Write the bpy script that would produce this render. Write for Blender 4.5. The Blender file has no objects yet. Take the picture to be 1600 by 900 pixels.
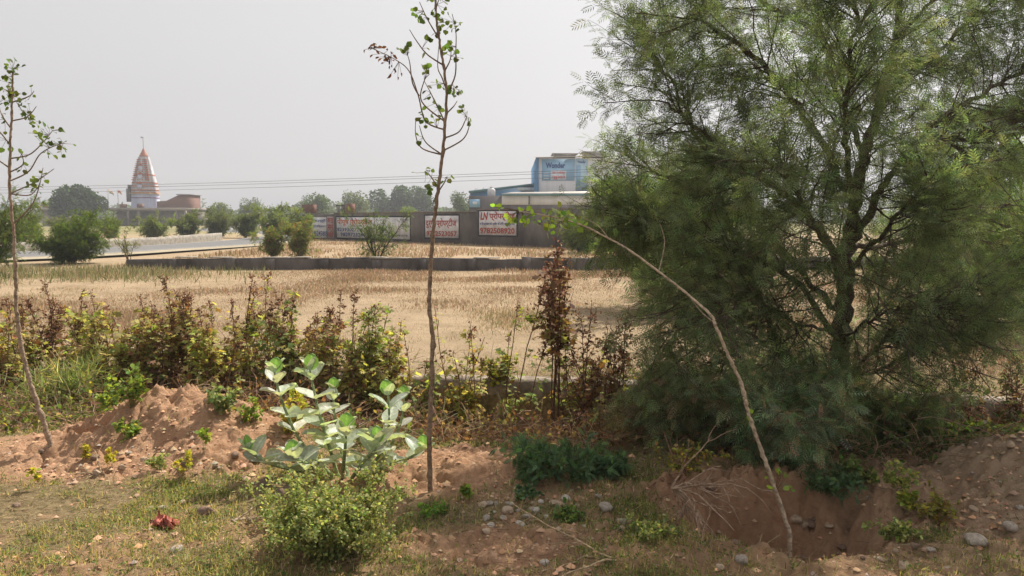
import bpy, bmesh, math
import numpy as np
from math import radians as R
rng = np.random.default_rng(7)
SC = bpy.context.scene
COL = SC.collection

# ------------------------------------------------------------------ camera, sky, sun, exposure
F, PITCH, EYE = 1209.0, R(5.12), 1.6            # focal length in photo pixels (1600 wide)
cam = bpy.data.cameras.new('camera'); cam.sensor_width = 36; cam.lens = 36*F/1600; cam.clip_end = 6000; cam.clip_start = .05
camo = bpy.data.objects.new('camera', cam); COL.objects.link(camo)
camo.location = (0, 0, EYE); camo.rotation_euler = (R(90)-PITCH, 0, 0); SC.camera = camo

SUN_EL, SUN_AZ = R(50), R(34)                   # azimuth clockwise from +Y (sun ahead, to the right)
w = bpy.data.worlds.new('World'); SC.world = w; w.use_nodes = True
nt = w.node_tree; nt.nodes.clear()
out = nt.nodes.new('ShaderNodeOutputWorld'); bg = nt.nodes.new('ShaderNodeBackground'); sky = nt.nodes.new('ShaderNodeTexSky')
sky.sky_type = 'NISHITA'; sky.sun_disc = False; sky.sun_elevation = SUN_EL; sky.sun_rotation = SUN_AZ
sky.dust_density = 6; sky.air_density = 1.2; sky.ozone_density = 1.0
hs = nt.nodes.new('ShaderNodeHueSaturation'); hs.inputs['Saturation'].default_value = .12
mx = nt.nodes.new('ShaderNodeMix'); mx.data_type = 'RGBA'; mx.inputs[0].default_value = .62   # thick uniform haze veil
mx.inputs[7].default_value = (6.3, 6.15, 6.25, 1)
nt.links.new(sky.outputs[0], hs.inputs['Color']); nt.links.new(hs.outputs[0], mx.inputs[6])
nt.links.new(mx.outputs[2], bg.inputs[0]); nt.links.new(bg.outputs[0], out.inputs[0])
bg.inputs[1].default_value = .08
sl = bpy.data.lights.new('sun', 'SUN'); sl.energy = 4.2; sl.angle = R(.6); sl.color = (1, .93, .82)
so = bpy.data.objects.new('sun', sl); COL.objects.link(so); so.rotation_euler = (R(90)-SUN_EL, 0, -SUN_AZ+R(180)); so.location = (0, 0, 60)
from mathutils import Vector
sd = Vector((math.sin(SUN_AZ)*math.cos(SUN_EL), math.cos(SUN_AZ)*math.cos(SUN_EL), math.sin(SUN_EL)))
so.rotation_euler = sd.to_track_quat('Z', 'Y').to_euler()
SC.view_settings.view_transform = 'Standard'; SC.view_settings.look = 'None'; SC.view_settings.gamma = 1
SC.view_settings.exposure = 0.68
try:
    SC.cycles.use_denoising = True; SC.cycles.volume_bounces = 0; SC.cycles.max_bounces = 6
    SC.cycles.diffuse_bounces = 3; SC.cycles.transmission_bounces = 4; SC.cycles.transparent_max_bounces = 6
except Exception: pass

# ------------------------------------------------------------------ helpers
def nrm(a): return a/np.maximum(np.linalg.norm(a, axis=-1, keepdims=True), 1e-9)
def pos(px, py, Y):
    sp, cp = math.sin(PITCH), math.cos(PITCH)
    u = 450-py
    dy = F*cp+u*sp; t = Y/dy
    return np.array([(px-800)*t, Y, EYE+(u*cp-F*sp)*t])
def X(px, Y): return (px-800)/F*Y
def ZZ(py, Y): return pos(800, py, Y)[2]

def hash2(ix, iy, seed):
    h = (ix.astype(np.int64)*374761393+iy.astype(np.int64)*668265263+seed*974711) & 0xffffffff
    h = ((h ^ (h >> 13))*1274126177) & 0xffffffff
    return ((h ^ (h >> 16)) & 0xffff)/65535.0
def noise(x, y, s=1.0, seed=0):
    x = np.asarray(x, float)*s; y = np.asarray(y, float)*s
    ix = np.floor(x); iy = np.floor(y); fx = x-ix; fy = y-iy
    fx = fx*fx*(3-2*fx); fy = fy*fy*(3-2*fy)
    a = hash2(ix, iy, seed); b = hash2(ix+1, iy, seed); c = hash2(ix, iy+1, seed); d = hash2(ix+1, iy+1, seed)
    return (a*(1-fx)+b*fx)*(1-fy)+(c*(1-fx)+d*fx)*fy
def gs(x, y, cx, cy, sx, sy): return np.exp(-((x-cx)/sx)**2-((y-cy)/sy)**2)
def sst(a, b, x):
    t = np.clip((x-a)/(b-a), 0, 1); return t*t*(3-2*t)
def wall_y(x): return np.interp(x, [-9, -1.2, .5, 4.2, 8], [8.0, 7.45, 7.3, 6.45, 5.9])   # line of the low broken wall by the ditch

def soil(x, y):
    """how much bare earth shows (0..1)"""
    s = .95*sst(.25, .5, gs(x, y, -2.35, 5.25, .95, .62)) + .9*sst(.3, .55, gs(x, y, -3.7, 4.9, 1.3, .5))
    s = s + .95*sst(.25, .5, gs(x, y, -.45, 4.85, .8, .42)) + .6*sst(.3, .6, gs(x, y, .1, 4.45, .8, .3))
    s = s + 1.1*sst(.2, .45, gs(x, y, 1.48, 4.2, .66, .55)) + 1.1*sst(.25, .5, gs(x, y, 3.0, 4.25, .95, .8)) + .5*sst(.3, .6, gs(x, y, -.1, 3.7, .5, .25))
    s = s+.55*sst(.3, .6, gs(x, y, 1.7, 3.5, 1.3, .33))+.35*sst(.4, .7, gs(x, y, -.2, 3.5, 1.2, .4))
    n = noise(x, y, 2.3, 3)*.5+noise(x, y, 6, 4)*.3+noise(x, y, 15, 5)*.2
    s = s*(.75+.6*n)
    ditch = sst(0, .35, wall_y(x)-y)*sst(2.2, 1.2, wall_y(x)-y)
    s = np.maximum(s, .55*ditch)
    return np.clip(s+.55*sst(.56, .7, n)*(y < 7), 0, 1)
def H(x, y):
    x = np.asarray(x, float); y = np.asarray(y, float)
    near = sst(14, 7, y)
    z = .05*(noise(x, y, .35, 11)-.5)*sst(3, 12, y)*sst(60, 20, y)
    z = z+.05*(noise(x, y, .9, 12)-.5)*near+.018*(noise(x, y, 4, 13)-.5)*near
    d = wall_y(x)-y
    z = z-(.10+.24*sst(-2.1, -1.2, x))*sst(0, .12, d)*sst(2.0, .7, d)*(.8+.4*noise(x, y, 1.3, 14))
    # heaps of dug earth
    m1 = .22*gs(x, y, -2.42, 5.5, .46, .40)+.16*gs(x, y, -1.95, 5.4, .52, .36)+.11*gs(x, y, -2.9, 5.35, .55, .4)+.05*gs(x, y, -3.9, 4.95, .8, .4)
    m1 = m1+.05*gs(x, y, -2.0, 4.95, .5, .3)
    m2 = .23*gs(x, y, 3.0, 4.5, .40, .36)+.17*gs(x, y, 3.5, 4.2, .6, .45)+.05*gs(x, y, -.35, 4.75, .45, .25)
    rough = (m1+m2)*2.2+.8*gs(x, y, 1.4, 4.3, .9, .6)
    z = z+m1+m2
    # pits
    p = sst(1.15, .72, np.sqrt(((x-1.44)/.56)**2+((y-4.08)/.48)**2)+.6*(noise(x, y, 3, 15)-.5)+.25*(noise(x, y, 8, 19)-.5))
    z = z-.44*p*(.85+.3*noise(x, y, 5, 16))
    z = z-.08*gs(x, y, 1.75, 3.75, .25, .15)
    h = sst(1.2, .8, np.sqrt(((x+2.93)/.15)**2+((y-5.3)/.13)**2)+.5*(noise(x, y, 9, 17)-.5))
    z = z-.26*h-.05*gs(x, y, -.47, 4.55, .2, .12)
    s = soil(x, y)*sst(8.5, 7, y)*(1+.9*gs(x, y, 1.45, 4.35, .9, .6))
    cl = noise(x, y, 15, 25); c2 = noise(x, y, 33, 27)
    lump = (noise(x, y, 5, 21)-.5)*.045+np.abs(noise(x, y, 9, 22)-.5)*.035+sst(.5, .62, cl)*.022*(noise(x, y, 4, 26) > .45)+sst(.5, .7, c2)*.014-.02*sst(.12, .0, np.abs(noise(x, y, 6, 28)-.5))+(noise(x, y, 30, 23)-.5)*.02+(noise(x, y, 60, 24)-.5)*.012
    z = z+lump*(.22+.78*s)*near*(1+.6*np.clip(rough, 0, 1))
    # road verge, slight rise far off
    z = z+.12*sst(30, 60, y)
    return z
def g3(x, y, dz=0): return np.array([x, y, float(H(x, y))+dz])
def ground(px, py):
    lo, hi = 1.5, 60.
    for k in range(200):
        Y = 1.5*1.022**k; p = pos(px, py, Y)
        if p[2] <= H(p[0], p[1]): break
    return p
_mats = {}
def col_mat(name, transl=0., rough=.7, spec=.25, bump=0., nscale=0., namt=0., tint=(1.9, 1.9, .8, 1)):
    """base colour from the mesh's own colour attribute"""
    if name in _mats: return _mats[name]
    m = bpy.data.materials.new(name); m.use_nodes = True; t = m.node_tree; N = t.nodes; L = t.links
    b = N['Principled BSDF']; b.inputs['Roughness'].default_value = rough; b.inputs['Specular IOR Level'].default_value = spec
    a = N.new('ShaderNodeAttribute'); a.attribute_name = 'Col'
    c = a.outputs['Color']
    if namt:
        tc = N.new('ShaderNodeTexCoord'); nz = N.new('ShaderNodeTexNoise'); nz.inputs['Scale'].default_value = nscale; nz.inputs['Detail'].default_value = 5
        mr = N.new('ShaderNodeMapRange'); mr.inputs[1].default_value = .3; mr.inputs[2].default_value = .7; mr.inputs[3].default_value = 1-namt; mr.inputs[4].default_value = 1+namt
        mm = N.new('ShaderNodeMix'); mm.data_type = 'RGBA'; mm.blend_type = 'MULTIPLY'; mm.inputs[0].default_value = 1
        L.new(tc.outputs['Object'], nz.inputs['Vector']); L.new(nz.outputs[0], mr.inputs[0]); L.new(c, mm.inputs[6]); L.new(mr.outputs[0], mm.inputs[7]); c = mm.outputs[2]
        if bump:
            bp = N.new('ShaderNodeBump'); bp.inputs['Strength'].default_value = bump; bp.inputs['Distance'].default_value = .02
            L.new(nz.outputs[0], bp.inputs['Height']); L.new(bp.outputs[0], b.inputs['Normal'])
    L.new(c, b.inputs['Base Color'])
    if transl:
        tr = N.new('ShaderNodeBsdfTranslucent'); ms = N.new('ShaderNodeMixShader'); ms.inputs[0].default_value = transl
        g = N.new('ShaderNodeMix'); g.data_type = 'RGBA'; g.blend_type = 'MULTIPLY'; g.inputs[0].default_value = 1; g.inputs[7].default_value = tint
        L.new(c, g.inputs[6]); L.new(g.outputs[2], tr.inputs[0]); L.new(b.outputs[0], ms.inputs[1]); L.new(tr.outputs[0], ms.inputs[2])
        L.new(ms.outputs[0], N['Material Output'].inputs[0])
    _mats[name] = m; return m
def flat_mat(name, c, rough=.8, spec=.2, nscale=3, namt=.15, bump=.2, c2=None, metallic=0, stretch=None):
    if name in _mats: return _mats[name]
    m = bpy.data.materials.new(name); m.use_nodes = True; t = m.node_tree; N = t.nodes; L = t.links
    b = N['Principled BSDF']; b.inputs['Roughness'].default_value = rough; b.inputs['Specular IOR Level'].default_value = spec; b.inputs['Metallic'].default_value = metallic
    tc = N.new('ShaderNodeTexCoord'); mp = N.new('ShaderNodeMapping'); L.new(tc.outputs['Object'], mp.inputs[0])
    if stretch: mp.inputs['Scale'].default_value = stretch
    nz = N.new('ShaderNodeTexNoise'); nz.inputs['Scale'].default_value = nscale; nz.inputs['Detail'].default_value = 8; nz.inputs['Roughness'].default_value = .65
    L.new(mp.outputs[0], nz.inputs['Vector'])
    cr = N.new('ShaderNodeValToRGB'); cr.color_ramp.elements[0].position = .32; cr.color_ramp.elements[1].position = .68
    c2 = c2 or tuple(v*(1+namt) for v in c)
    cr.color_ramp.elements[0].color = (*[v*(1-namt) for v in c], 1); cr.color_ramp.elements[1].color = (*c2, 1)
    L.new(nz.outputs[0], cr.inputs[0]); L.new(cr.outputs[0], b.inputs['Base Color'])
    if bump:
        bp = N.new('ShaderNodeBump'); bp.inputs['Strength'].default_value = bump; bp.inputs['Distance'].default_value = .03
        L.new(nz.outputs[0], bp.inputs['Height']); L.new(bp.outputs[0], b.inputs['Normal'])
    _mats[name] = m; return m
LEAF = lambda: col_mat('leaf', .42, .65, .15)
DRY = lambda: col_mat('dry_leaf', .22, .8, .1, tint=(1.2, 1.1, 1.0, 1))
TREELEAF = lambda: col_mat('tree_leaf', .42, .75, .08, tint=(1.7, 1.75, 1.0, 1))
BARK = lambda: col_mat('bark', 0, .9, .08, .9, 45, .42)

class MB:
    """collects vertices, quads, triangles and vertex colours of ONE mesh"""
    def __init__(s): s.V = []; s.Q = []; s.T = []; s.C = []; s.n = 0
    def add(s, V, Q=None, T=None, col=(1, 1, 1)):
        V = np.asarray(V, float).reshape(-1, 3)
        if len(V) == 0: return s
        if Q is not None and len(Q): s.Q.append(np.asarray(Q, np.int64).reshape(-1, 4)+s.n)
        if T is not None and len(T): s.T.append(np.asarray(T, np.int64).reshape(-1, 3)+s.n)
        c = np.asarray(col, float); s.C.append(np.broadcast_to(c, (len(V), 3)) if c.ndim == 1 else c)
        s.V.append(V); s.n += len(V); return s
    def box(s, x0, x1, y0, y1, z0, z1, col=(1, 1, 1)):
        v = [(x, y, z) for x in (x0, x1) for y in (y0, y1) for z in (z0, z1)]
        return s.add(v, [(0, 1, 3, 2), (4, 6, 7, 5), (0, 4, 5, 1), (2, 3, 7, 6), (0, 2, 6, 4), (1, 5, 7, 3)], col=col)
    def segs(s, P0, P1, r0, r1, k=4, col=(1, 1, 1)):
        P0 = np.atleast_2d(P0); P1 = np.atleast_2d(P1); n = len(P0)
        if n == 0: return s
        r0 = np.broadcast_to(r0, (n,)); r1 = np.broadcast_to(r1, (n,))
        d = nrm(P1-P0); a = np.where(np.abs(d[:, 2:3]) > .9, [[1., 0, 0]], [[0, 0, 1.]]); u = nrm(np.cross(d, a)); v = np.cross(d, u)
        th = np.arange(k)/k*2*np.pi
        ring = u[:, None]*np.cos(th)[None, :, None]+v[:, None]*np.sin(th)[None, :, None]
        V = np.concatenate([P0[:, None]+ring*r0[:, None, None], P1[:, None]+ring*r1[:, None, None]], 1)
        i = np.arange(k); j = (i+1) % k
        Q = np.stack([i, j, j+k, i+k], 1)[None]+(np.arange(n)*2*k)[:, None, None]
        c = np.asarray(col, float)
        if c.ndim == 2: c = np.repeat(c, 2*k, 0)
        return s.add(V.reshape(-1, 3), Q.reshape(-1, 4), col=c)
    def tube(s, P, rad, k=8, col=(1, 1, 1)):
        P = np.asarray(P, float); n = len(P); rad = np.broadcast_to(rad, (n,))
        d = nrm(np.gradient(P, axis=0)); a = np.array([.3, .2, .1]) if abs(d[0, 2]) > .5 else np.array([0, 0, 1.])
        u = nrm(np.cross(d, a)); v = np.cross(d, u); th = np.arange(k)/k*2*np.pi
        V = P[:, None]+(u[:, None]*np.cos(th)[None, :, None]+v[:, None]*np.sin(th)[None, :, None])*rad[:, None, None]
        i = np.arange(k); j = (i+1) % k
        Q = (np.stack([i, j, j+k, i+k], 1)[None]+(np.arange(n-1)*k)[:, None, None]).reshape(-1, 4)
        s.add(V.reshape(-1, 3), Q, col=col)
        s.add(V[-1], None, [(0, q, q+1) for q in range(1, k-1)], col=col); return s
    def put(s, T, P, D, U, S, col, W=1.0):
        """place template T=(verts, quads) at points P, long axis D, normal ~U, size S"""
        tv, tq = T; n = len(P)
        if n == 0: return s
        D = nrm(D); xx = nrm(np.cross(D, U)); zz = np.cross(xx, D); S = np.broadcast_to(S, (n,)); W = np.broadcast_to(W, (n,))
        V = P[:, None]+S[:, None, None]*(tv[None, :, 0:1]*W[:, None, None]*xx[:, None]+tv[None, :, 1:2]*D[:, None]+tv[None, :, 2:3]*zz[:, None])
        Q = tq[None]+(np.arange(n)*len(tv))[:, None, None]
        c = np.asarray(col, float)
        if c.ndim == 2 and len(c) != n*len(tv): c = np.repeat(c, len(tv), 0)
        return s.add(V.reshape(-1, 3), Q.reshape(-1, 4), col=c)
    def build(s, name, mat, parent=None, origin=None, smooth=False):
        V = np.concatenate(s.V) if s.V else np.zeros((0, 3)); C = np.concatenate(s.C) if s.C else np.zeros((0, 3))
        o0 = np.array(parent_loc(parent) if parent is not None else (origin if origin is not None else (0, 0, 0)), float)
        V = V-o0
        Q = np.concatenate(s.Q) if s.Q else np.zeros((0, 4), int); T = np.concatenate(s.T) if s.T else np.zeros((0, 3), int)
        me = bpy.data.meshes.new(name); me.vertices.add(len(V)); me.vertices.foreach_set('co', V.astype(np.float32).ravel())
        lv = np.concatenate([Q.ravel(), T.ravel()]).astype(np.int32); me.loops.add(len(lv)); me.loops.foreach_set('vertex_index', lv)
        nq, ntri = len(Q), len(T); me.polygons.add(nq+ntri)
        ls = np.concatenate([np.arange(nq)*4, nq*4+np.arange(ntri)*3]).astype(np.int32); me.polygons.foreach_set('loop_start', ls)
        try: me.polygons.foreach_set('loop_total', np.concatenate([np.full(nq, 4), np.full(ntri, 3)]).astype(np.int32))
        except Exception: pass
        if smooth: me.polygons.foreach_set('use_smooth', np.ones(nq+ntri, bool))
        at = me.color_attributes.new('Col', 'FLOAT_COLOR', 'POINT')
        at.data.foreach_set('color', np.concatenate([np.clip(C, 0, 1), np.ones((len(C), 1))], 1).astype(np.float32).ravel())
        me.update(calc_edges=True); me.materials.append(mat)
        o = bpy.data.objects.new(name, me); COL.objects.link(o)
        if parent is not None: o.parent = parent
        elif origin is not None: o.location = tuple(o0)
        return o
def parent_loc(p):
    v = np.zeros(3)
    while p is not None: v = v+np.array(p.location); p = p.parent
    return v
def tag(o, label=None, cat=None, group=None, kind=None):
    for k, v in (('label', label), ('category', cat), ('group', group), ('kind', kind)):
        if v: o[k] = v
    return o
def thing(name, label, cat, loc, group=None):
    o = bpy.data.objects.new(name, None); COL.objects.link(o); o.location = tuple(float(v) for v in loc); o.empty_display_size = .1
    return tag(o, label, cat, group)

# leaf templates: (verts, quads); x across, y along, z normal
def T_(v, q): return np.array(v, float), np.array(q, np.int64)
OVAL = T_([(0, 0, 0), (.34, .35, .07), (.3, .7, .05), (0, 1, -.06), (-.3, .7, .05), (-.34, .35, .07), (0, .5, 0)], [(0, 1, 2, 6), (6, 2, 3, 4), (0, 6, 4, 5)])
ROUND = T_([(0, 0, 0), (.45, .2, .08), (.46, .6, .05), (0, 1, -.1), (-.46, .6, .05), (-.45, .2, .08), (0, .45, 0)], [(0, 1, 2, 6), (6, 2, 3, 4), (0, 6, 4, 5)])
LOBED = T_([(0, 0, 0), (.5, .05, .1), (.32, .38, .03), (.48, .72, -.08), (.16, .66, .04), (0, 1.05, -.12), (-.16, .66, .04), (-.48, .72, -.08), (-.32, .38, .03), (-.5, .05, .1), (0, .4, .02)],
           [(0, 1, 2, 10), (10, 2, 3, 4), (10, 4, 5, 6), (10, 6, 7, 8), (0, 10, 8, 9)])
CURL = T_([(0, 0, 0), (.2, .3, .22), (.12, .8, .1), (0, 1, -.2), (-.15, .7, .25), (-.22, .3, .1), (0, .45, -.1)], [(0, 1, 2, 6), (6, 2, 3, 4), (0, 6, 4, 5)])
DIAM = T_([(0, 0, 0), (.28, .5, .03), (0, 1, 0), (-.28, .5, -.03)], [(0, 1, 2, 3)])
BLADE = T_([(-.03, 0, 0), (.03, 0, 0), (.022, .55, .06), (-.022, .55, .06), (.004, 1, .28), (-.004, 1, .28)], [(0, 1, 2, 3), (3, 2, 4, 5)])
def frond(n=7, lw=.17, ll=.26):
    v = [(-.008, 0, 0), (.008, 0, 0), (.004, 1, -.06), (-.004, 1, -.06)]; q = [(0, 1, 2, 3)]
    for i in range(n):
        y = .12+.86*i/(n-1); L = ll*(1-.45*abs(2*i/(n-1)-.9)); z = -.06*y
        for sx in (1, -1):
            k = len(v); v += [(0, y, z), (sx*L*.55, y+L*.05-lw*.3, z+.03), (sx*L, y+L*.22, z-.01), (sx*L*.5, y+L*.32+lw*.25, z+.01)]; q.append((k, k+1, k+2, k+3))
    return T_(v, q)
FROND = frond(9, .10, .20)
def bipinnate(n=5):
    v = [(-.007, 0, 0), (.007, 0, 0), (.004, 1, -.1), (-.004, 1, -.1)]; q = [(0, 1, 2, 3)]
    for i in range(n):
        y = .22+.74*i/(n-1); z = -.1*y*y
        for sx in (1, -1):
            L = .46*(1-.3*abs(2*i/(n-1)-.8)); a = R(52-20*i/n); dx_, dy_ = math.sin(a)*sx, math.cos(a); w_ = .032; k = len(v)
            v += [(0, y, z), (dx_*L*.55+w_*dy_, y+dy_*L*.55-w_*dx_*1., z+.02), (dx_*L, y+dy_*L, z-.07), (dx_*L*.45-w_*dy_, y+dy_*L*.45+w_*dx_*1., z+.02)]; q.append((k, k+1, k+2, k+3))
    return T_(v, q)
BIPIN = bipinnate(); FROND_BIG = frond(12, .08, .24)

def cvar(base, n, r, amt=.25, hue=.12):
    base = np.asarray(base, float)
    if base.ndim == 1: base = base[None].repeat(n, 0)
    v = 1+amt*r.normal(size=(n, 1)).clip(-2, 2); h = 1+hue*r.normal(size=(n, 3)).clip(-2, 2)
    return np.clip(base*v*h, .004, .95)
def pick(pal, wts, n, r, amt=.25, hue=.1):
    w_ = np.array(wts, float); i = r.choice(len(pal), n, p=w_/w_.sum()); return cvar(np.array(pal)[i], n, r, amt, hue)
def grow(S, D, L, ns, wob, bias, r):
    """polylines (n, ns+1, 3) from starts S along D"""
    n = len(S); P = np.zeros((n, ns+1, 3)); P[:, 0] = S; d = nrm(D); L = np.broadcast_to(L, (n,))
    for i in range(ns):
        d = nrm(d+wob*r.normal(size=(n, 3))+np.asarray(bias)/ns); P[:, i+1] = P[:, i]+d*(L/ns)[:, None]
    return P
def along(P, k, t0, t1, r):
    """k random points on each polyline; returns points, local direction, index, t"""
    n, m, _ = P.shape; t = r.uniform(t0, t1, (n, k)); f = t*(m-1); i = np.minimum(f.astype(int), m-2); u = (f-i)[..., None]
    a = np.take_along_axis(P, i[..., None].repeat(3, 2), 1); b = np.take_along_axis(P, (i+1)[..., None].repeat(3, 2), 1)
    return (a+(b-a)*u).reshape(-1, 3), nrm(b-a).reshape(-1, 3), np.repeat(np.arange(n), k), t.ravel()
def side(d, r, ang=.9, spread=.3):
    q = r.normal(size=d.shape); q = nrm(q-d*(q*d).sum(1, keepdims=True)); a = ang+spread*r.normal(size=(len(d), 1)); return nrm(d*np.cos(a)+q*np.sin(a))
def wood(mb, P, r0, r1, k, col):
    n, m, _ = P.shape; r0 = np.broadcast_to(r0, (n,)); r1 = np.broadcast_to(r1, (n,))
    for i in range(m-1):
        a, b = i/(m-1), (i+1)/(m-1); mb.segs(P[:, i], P[:, i+1], r0+(r1-r0)*a, r0+(r1-r0)*b, k, col)
def smooth_path(pts, m=8):
    P = np.array(pts, float); n = len(P); t = np.arange(n); tt = np.linspace(0, n-1, (n-1)*m+1)
    try:
        i = np.minimum(tt.astype(int), n-2); u = (tt-i)[:, None]
        p0 = P[np.maximum(i-1, 0)]; p1 = P[i]; p2 = P[i+1]; p3 = P[np.minimum(i+2, n-1)]
        return .5*((2*p1)+(-p0+p2)*u+(2*p0-5*p1+4*p2-p3)*u*u+(-p0+3*p1-3*p2+p3)*u**3)
    except Exception: return P
UP = np.array([0, 0, 1.])

# ------------------------------------------------------------------ terrain, one sheet
def make_ground():
    ys = np.concatenate([[-60, -30, -12, -4, -1, .5], np.linspace(1.6, 9.0, 640), np.geomspace(9.03, 60, 160), np.geomspace(62, 4000, 60)])
    t = np.linspace(-1, 1, 1001); t = np.sign(t)*np.abs(t)**1.25
    Yg, Tg = np.meshgrid(ys, t, indexing='ij'); Xg = Tg*(5.0+1.1*np.abs(Yg)); Z = H(Xg, Yg)
    far = sst(60, 400, Yg); Z = Z*(1-far)
    n, m = Z.shape; V = np.stack([Xg, Yg, Z], -1).reshape(-1, 3)
    i = np.arange(n-1)[:, None]*m+np.arange(m-1)[None]; Q = np.stack([i, i+1, i+m+1, i+m], -1).reshape(-1, 4)
    x, y = V[:, 0], V[:, 1]; s = soil(x, y)*(y < 7.8)
    field = sst(7.6, 8.4, y+.0*x); far = sst(55, 90, y)
    C = np.stack([s, field, far], 1)
    m_ = bpy.data.materials.new('earth_and_litter'); m_.use_nodes = True; T = m_.node_tree; N = T.nodes; L = T.links
    b = N['Principled BSDF']; b.inputs['Roughness'].default_value = .95; b.inputs['Specular IOR Level'].default_value = .08
    a = N.new('ShaderNodeAttribute'); a.attribute_name = 'Col'; sp = N.new('ShaderNodeSeparateColor'); L.new(a.outputs['Color'], sp.inputs[0])
    tc = N.new('ShaderNodeTexCoord')
    def nz(sc, det=8, ro=.6):
        q = N.new('ShaderNodeTexNoise'); q.inputs['Scale'].default_value = sc; q.inputs['Detail'].default_value = det; q.inputs['Roughness'].default_value = ro; L.new(tc.outputs['Object'], q.inputs['Vector']); return q.outputs[0]
    def ramp(src, stops):
        q = N.new('ShaderNodeValToRGB'); e = q.color_ramp.elements
        for _ in stops[2:]: e.new(.5)
        for el, (p, c) in zip(e, stops): el.position = p; el.color = (*c, 1)
        L.new(src, q.inputs[0]); return q.outputs[0]
    def mix(f, c1, c2):
        q = N.new('ShaderNodeMix'); q.data_type = 'RGBA'
        if isinstance(f, float): q.inputs[0].default_value = f
        else: L.new(f, q.inputs[0])
        L.new(c1, q.inputs[6]); L.new(c2, q.inputs[7]); return q.outputs[2]
    soilc = mix(nz(.9, 4), ramp(nz(9), [(.3, (.42, .225, .125)), (.5, (.57, .335, .20)), (.72, (.66, .42, .265))]), ramp(nz(24), [(.3, (.36, .20, .12)), (.7, (.60, .38, .235))]))
    sx_ = N.new('ShaderNodeSeparateXYZ'); L.new(tc.outputs['Object'], sx_.inputs[0]); mr_ = N.new('ShaderNodeMapRange'); mr_.inputs[1].default_value = 1.6; mr_.inputs[2].default_value = 2.8; L.new(sx_.outputs[0], mr_.inputs[0])   # sandier earth on the right heap, its colour offsetting the tree's shade
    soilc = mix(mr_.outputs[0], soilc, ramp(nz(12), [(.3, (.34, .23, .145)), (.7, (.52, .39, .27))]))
    litter = ramp(nz(22, 10, .75), [(.28, (.09, .075, .03)), (.45, (.22, .165, .085)), (.6, (.36, .27, .15)), (.75, (.16, .17, .06))])
    straw = ramp(nz(1.1, 10, .75), [(.25, (.27, .20, .12)), (.42, (.33, .245, .155)), (.6, (.42, .315, .205)), (.78, (.30, .27, .15))])
    farc = ramp(nz(.05, 8, .7), [(.35, (.12, .13, .05)), (.6, (.30, .25, .13))])
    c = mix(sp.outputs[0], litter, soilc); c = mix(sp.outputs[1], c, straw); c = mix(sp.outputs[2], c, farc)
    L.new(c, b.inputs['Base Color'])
    bp = N.new('ShaderNodeBump'); bp.inputs['Strength'].default_value = .9; bp.inputs['Distance'].default_value = .04; L.new(nz(30, 10, .8), bp.inputs['Height']); L.new(bp.outputs[0], b.inputs['Normal'])
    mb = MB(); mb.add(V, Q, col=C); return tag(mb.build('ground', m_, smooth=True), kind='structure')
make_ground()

# road on the left: asphalt sheet with kerbless verge, and the stone parapet beyond it
road_c = smooth_path([(-75, 12, 0), (-45, 17, 0), (-28, 23, 0), (-20.4, 30.5, 0), (-18.3, 38, 0), (-17.0, 46, 0), (-17.5, 58, 0), (-22, 75, 0), (-45, 120, 0), (-70, 260, 0)], 12)
def strip(mb, P, o0, o1, z, dz=0, col=(1, 1, 1)):
    d = nrm(np.gradient(P, axis=0)*[1, 1, 0]); nn = np.stack([-d[:, 1], d[:, 0], 0*d[:, 0]], 1)
    A = P+nn*o0; B = P+nn*o1; A[:, 2] = z; B[:, 2] = z+dz; n = len(P); V = np.concatenate([A, B]); i = np.arange(n-1)
    mb.add(V, np.stack([i, i+n, i+n+1, i+1], 1)[:, ::-1], col=col)
mb = MB(); strip(mb, road_c, -2.3, 2.3, .16); road = mb.build('road', flat_mat('asphalt', (.17, .165, .165), .9, .1, 2.5, .1, .1)); tag(road, kind='structure')
mb = MB(); strip(mb, road_c, -3.1, -2.3, .10, .055); strip(mb, road_c, 2.3, 2.9, .155, -.05)
tag(mb.build('road_verge', flat_mat('verge', (.34, .29, .21), .95, .1, 1.5, .2, .2)), kind='structure')
mb = MB(); strip(mb, road_c, 2.08, 2.2, .164); strip(mb, road_c, -2.2, -2.08, .164)
tag(mb.build('road_marking', flat_mat('road_paint', (.5, .5, .48), .8, .1, 6, .2, 0)), kind='structure')

CONC = flat_mat('weathered_concrete', (.17, .15, .135), .95, .1, 2.2, .45, .5, c2=(.30, .27, .24))
STONE = flat_mat('rubble_stone', (.30, .27, .23), .95, .1, 5, .3, .7, c2=(.46, .42, .36))
DARKW = flat_mat('stained_plaster', (.085, .075, .07), .95, .1, 1.6, .35, .4, c2=(.17, .15, .14), stretch=(1, 1, .45))
BRICK = None
def brick_mat(name, c1, c2, mortar, scale):
    m = bpy.data.materials.new(name); m.use_nodes = True; T = m.node_tree; N = T.nodes; L = T.links; b = N['Principled BSDF']; b.inputs['Roughness'].default_value = .95
    tc = N.new('ShaderNodeTexCoord'); mp = N.new('ShaderNodeMapping'); mp.inputs['Rotation'].default_value = (R(90), 0, 0); bt = N.new('ShaderNodeTexBrick'); bt.inputs['Scale'].default_value = scale
    bt.inputs['Color1'].default_value = (*c1, 1); bt.inputs['Color2'].default_value = (*c2, 1); bt.inputs['Mortar'].default_value = (*mortar, 1); bt.inputs['Mortar Size'].default_value = .02
    L.new(tc.outputs['Object'], mp.inputs[0]); L.new(mp.outputs[0], bt.inputs['Vector']); L.new(bt.outputs[0], b.inputs['Base Color']); return m
BRICK = brick_mat('red_brick', (.20, .085, .06), (.15, .07, .05), (.24, .2, .17), 4.)

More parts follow.
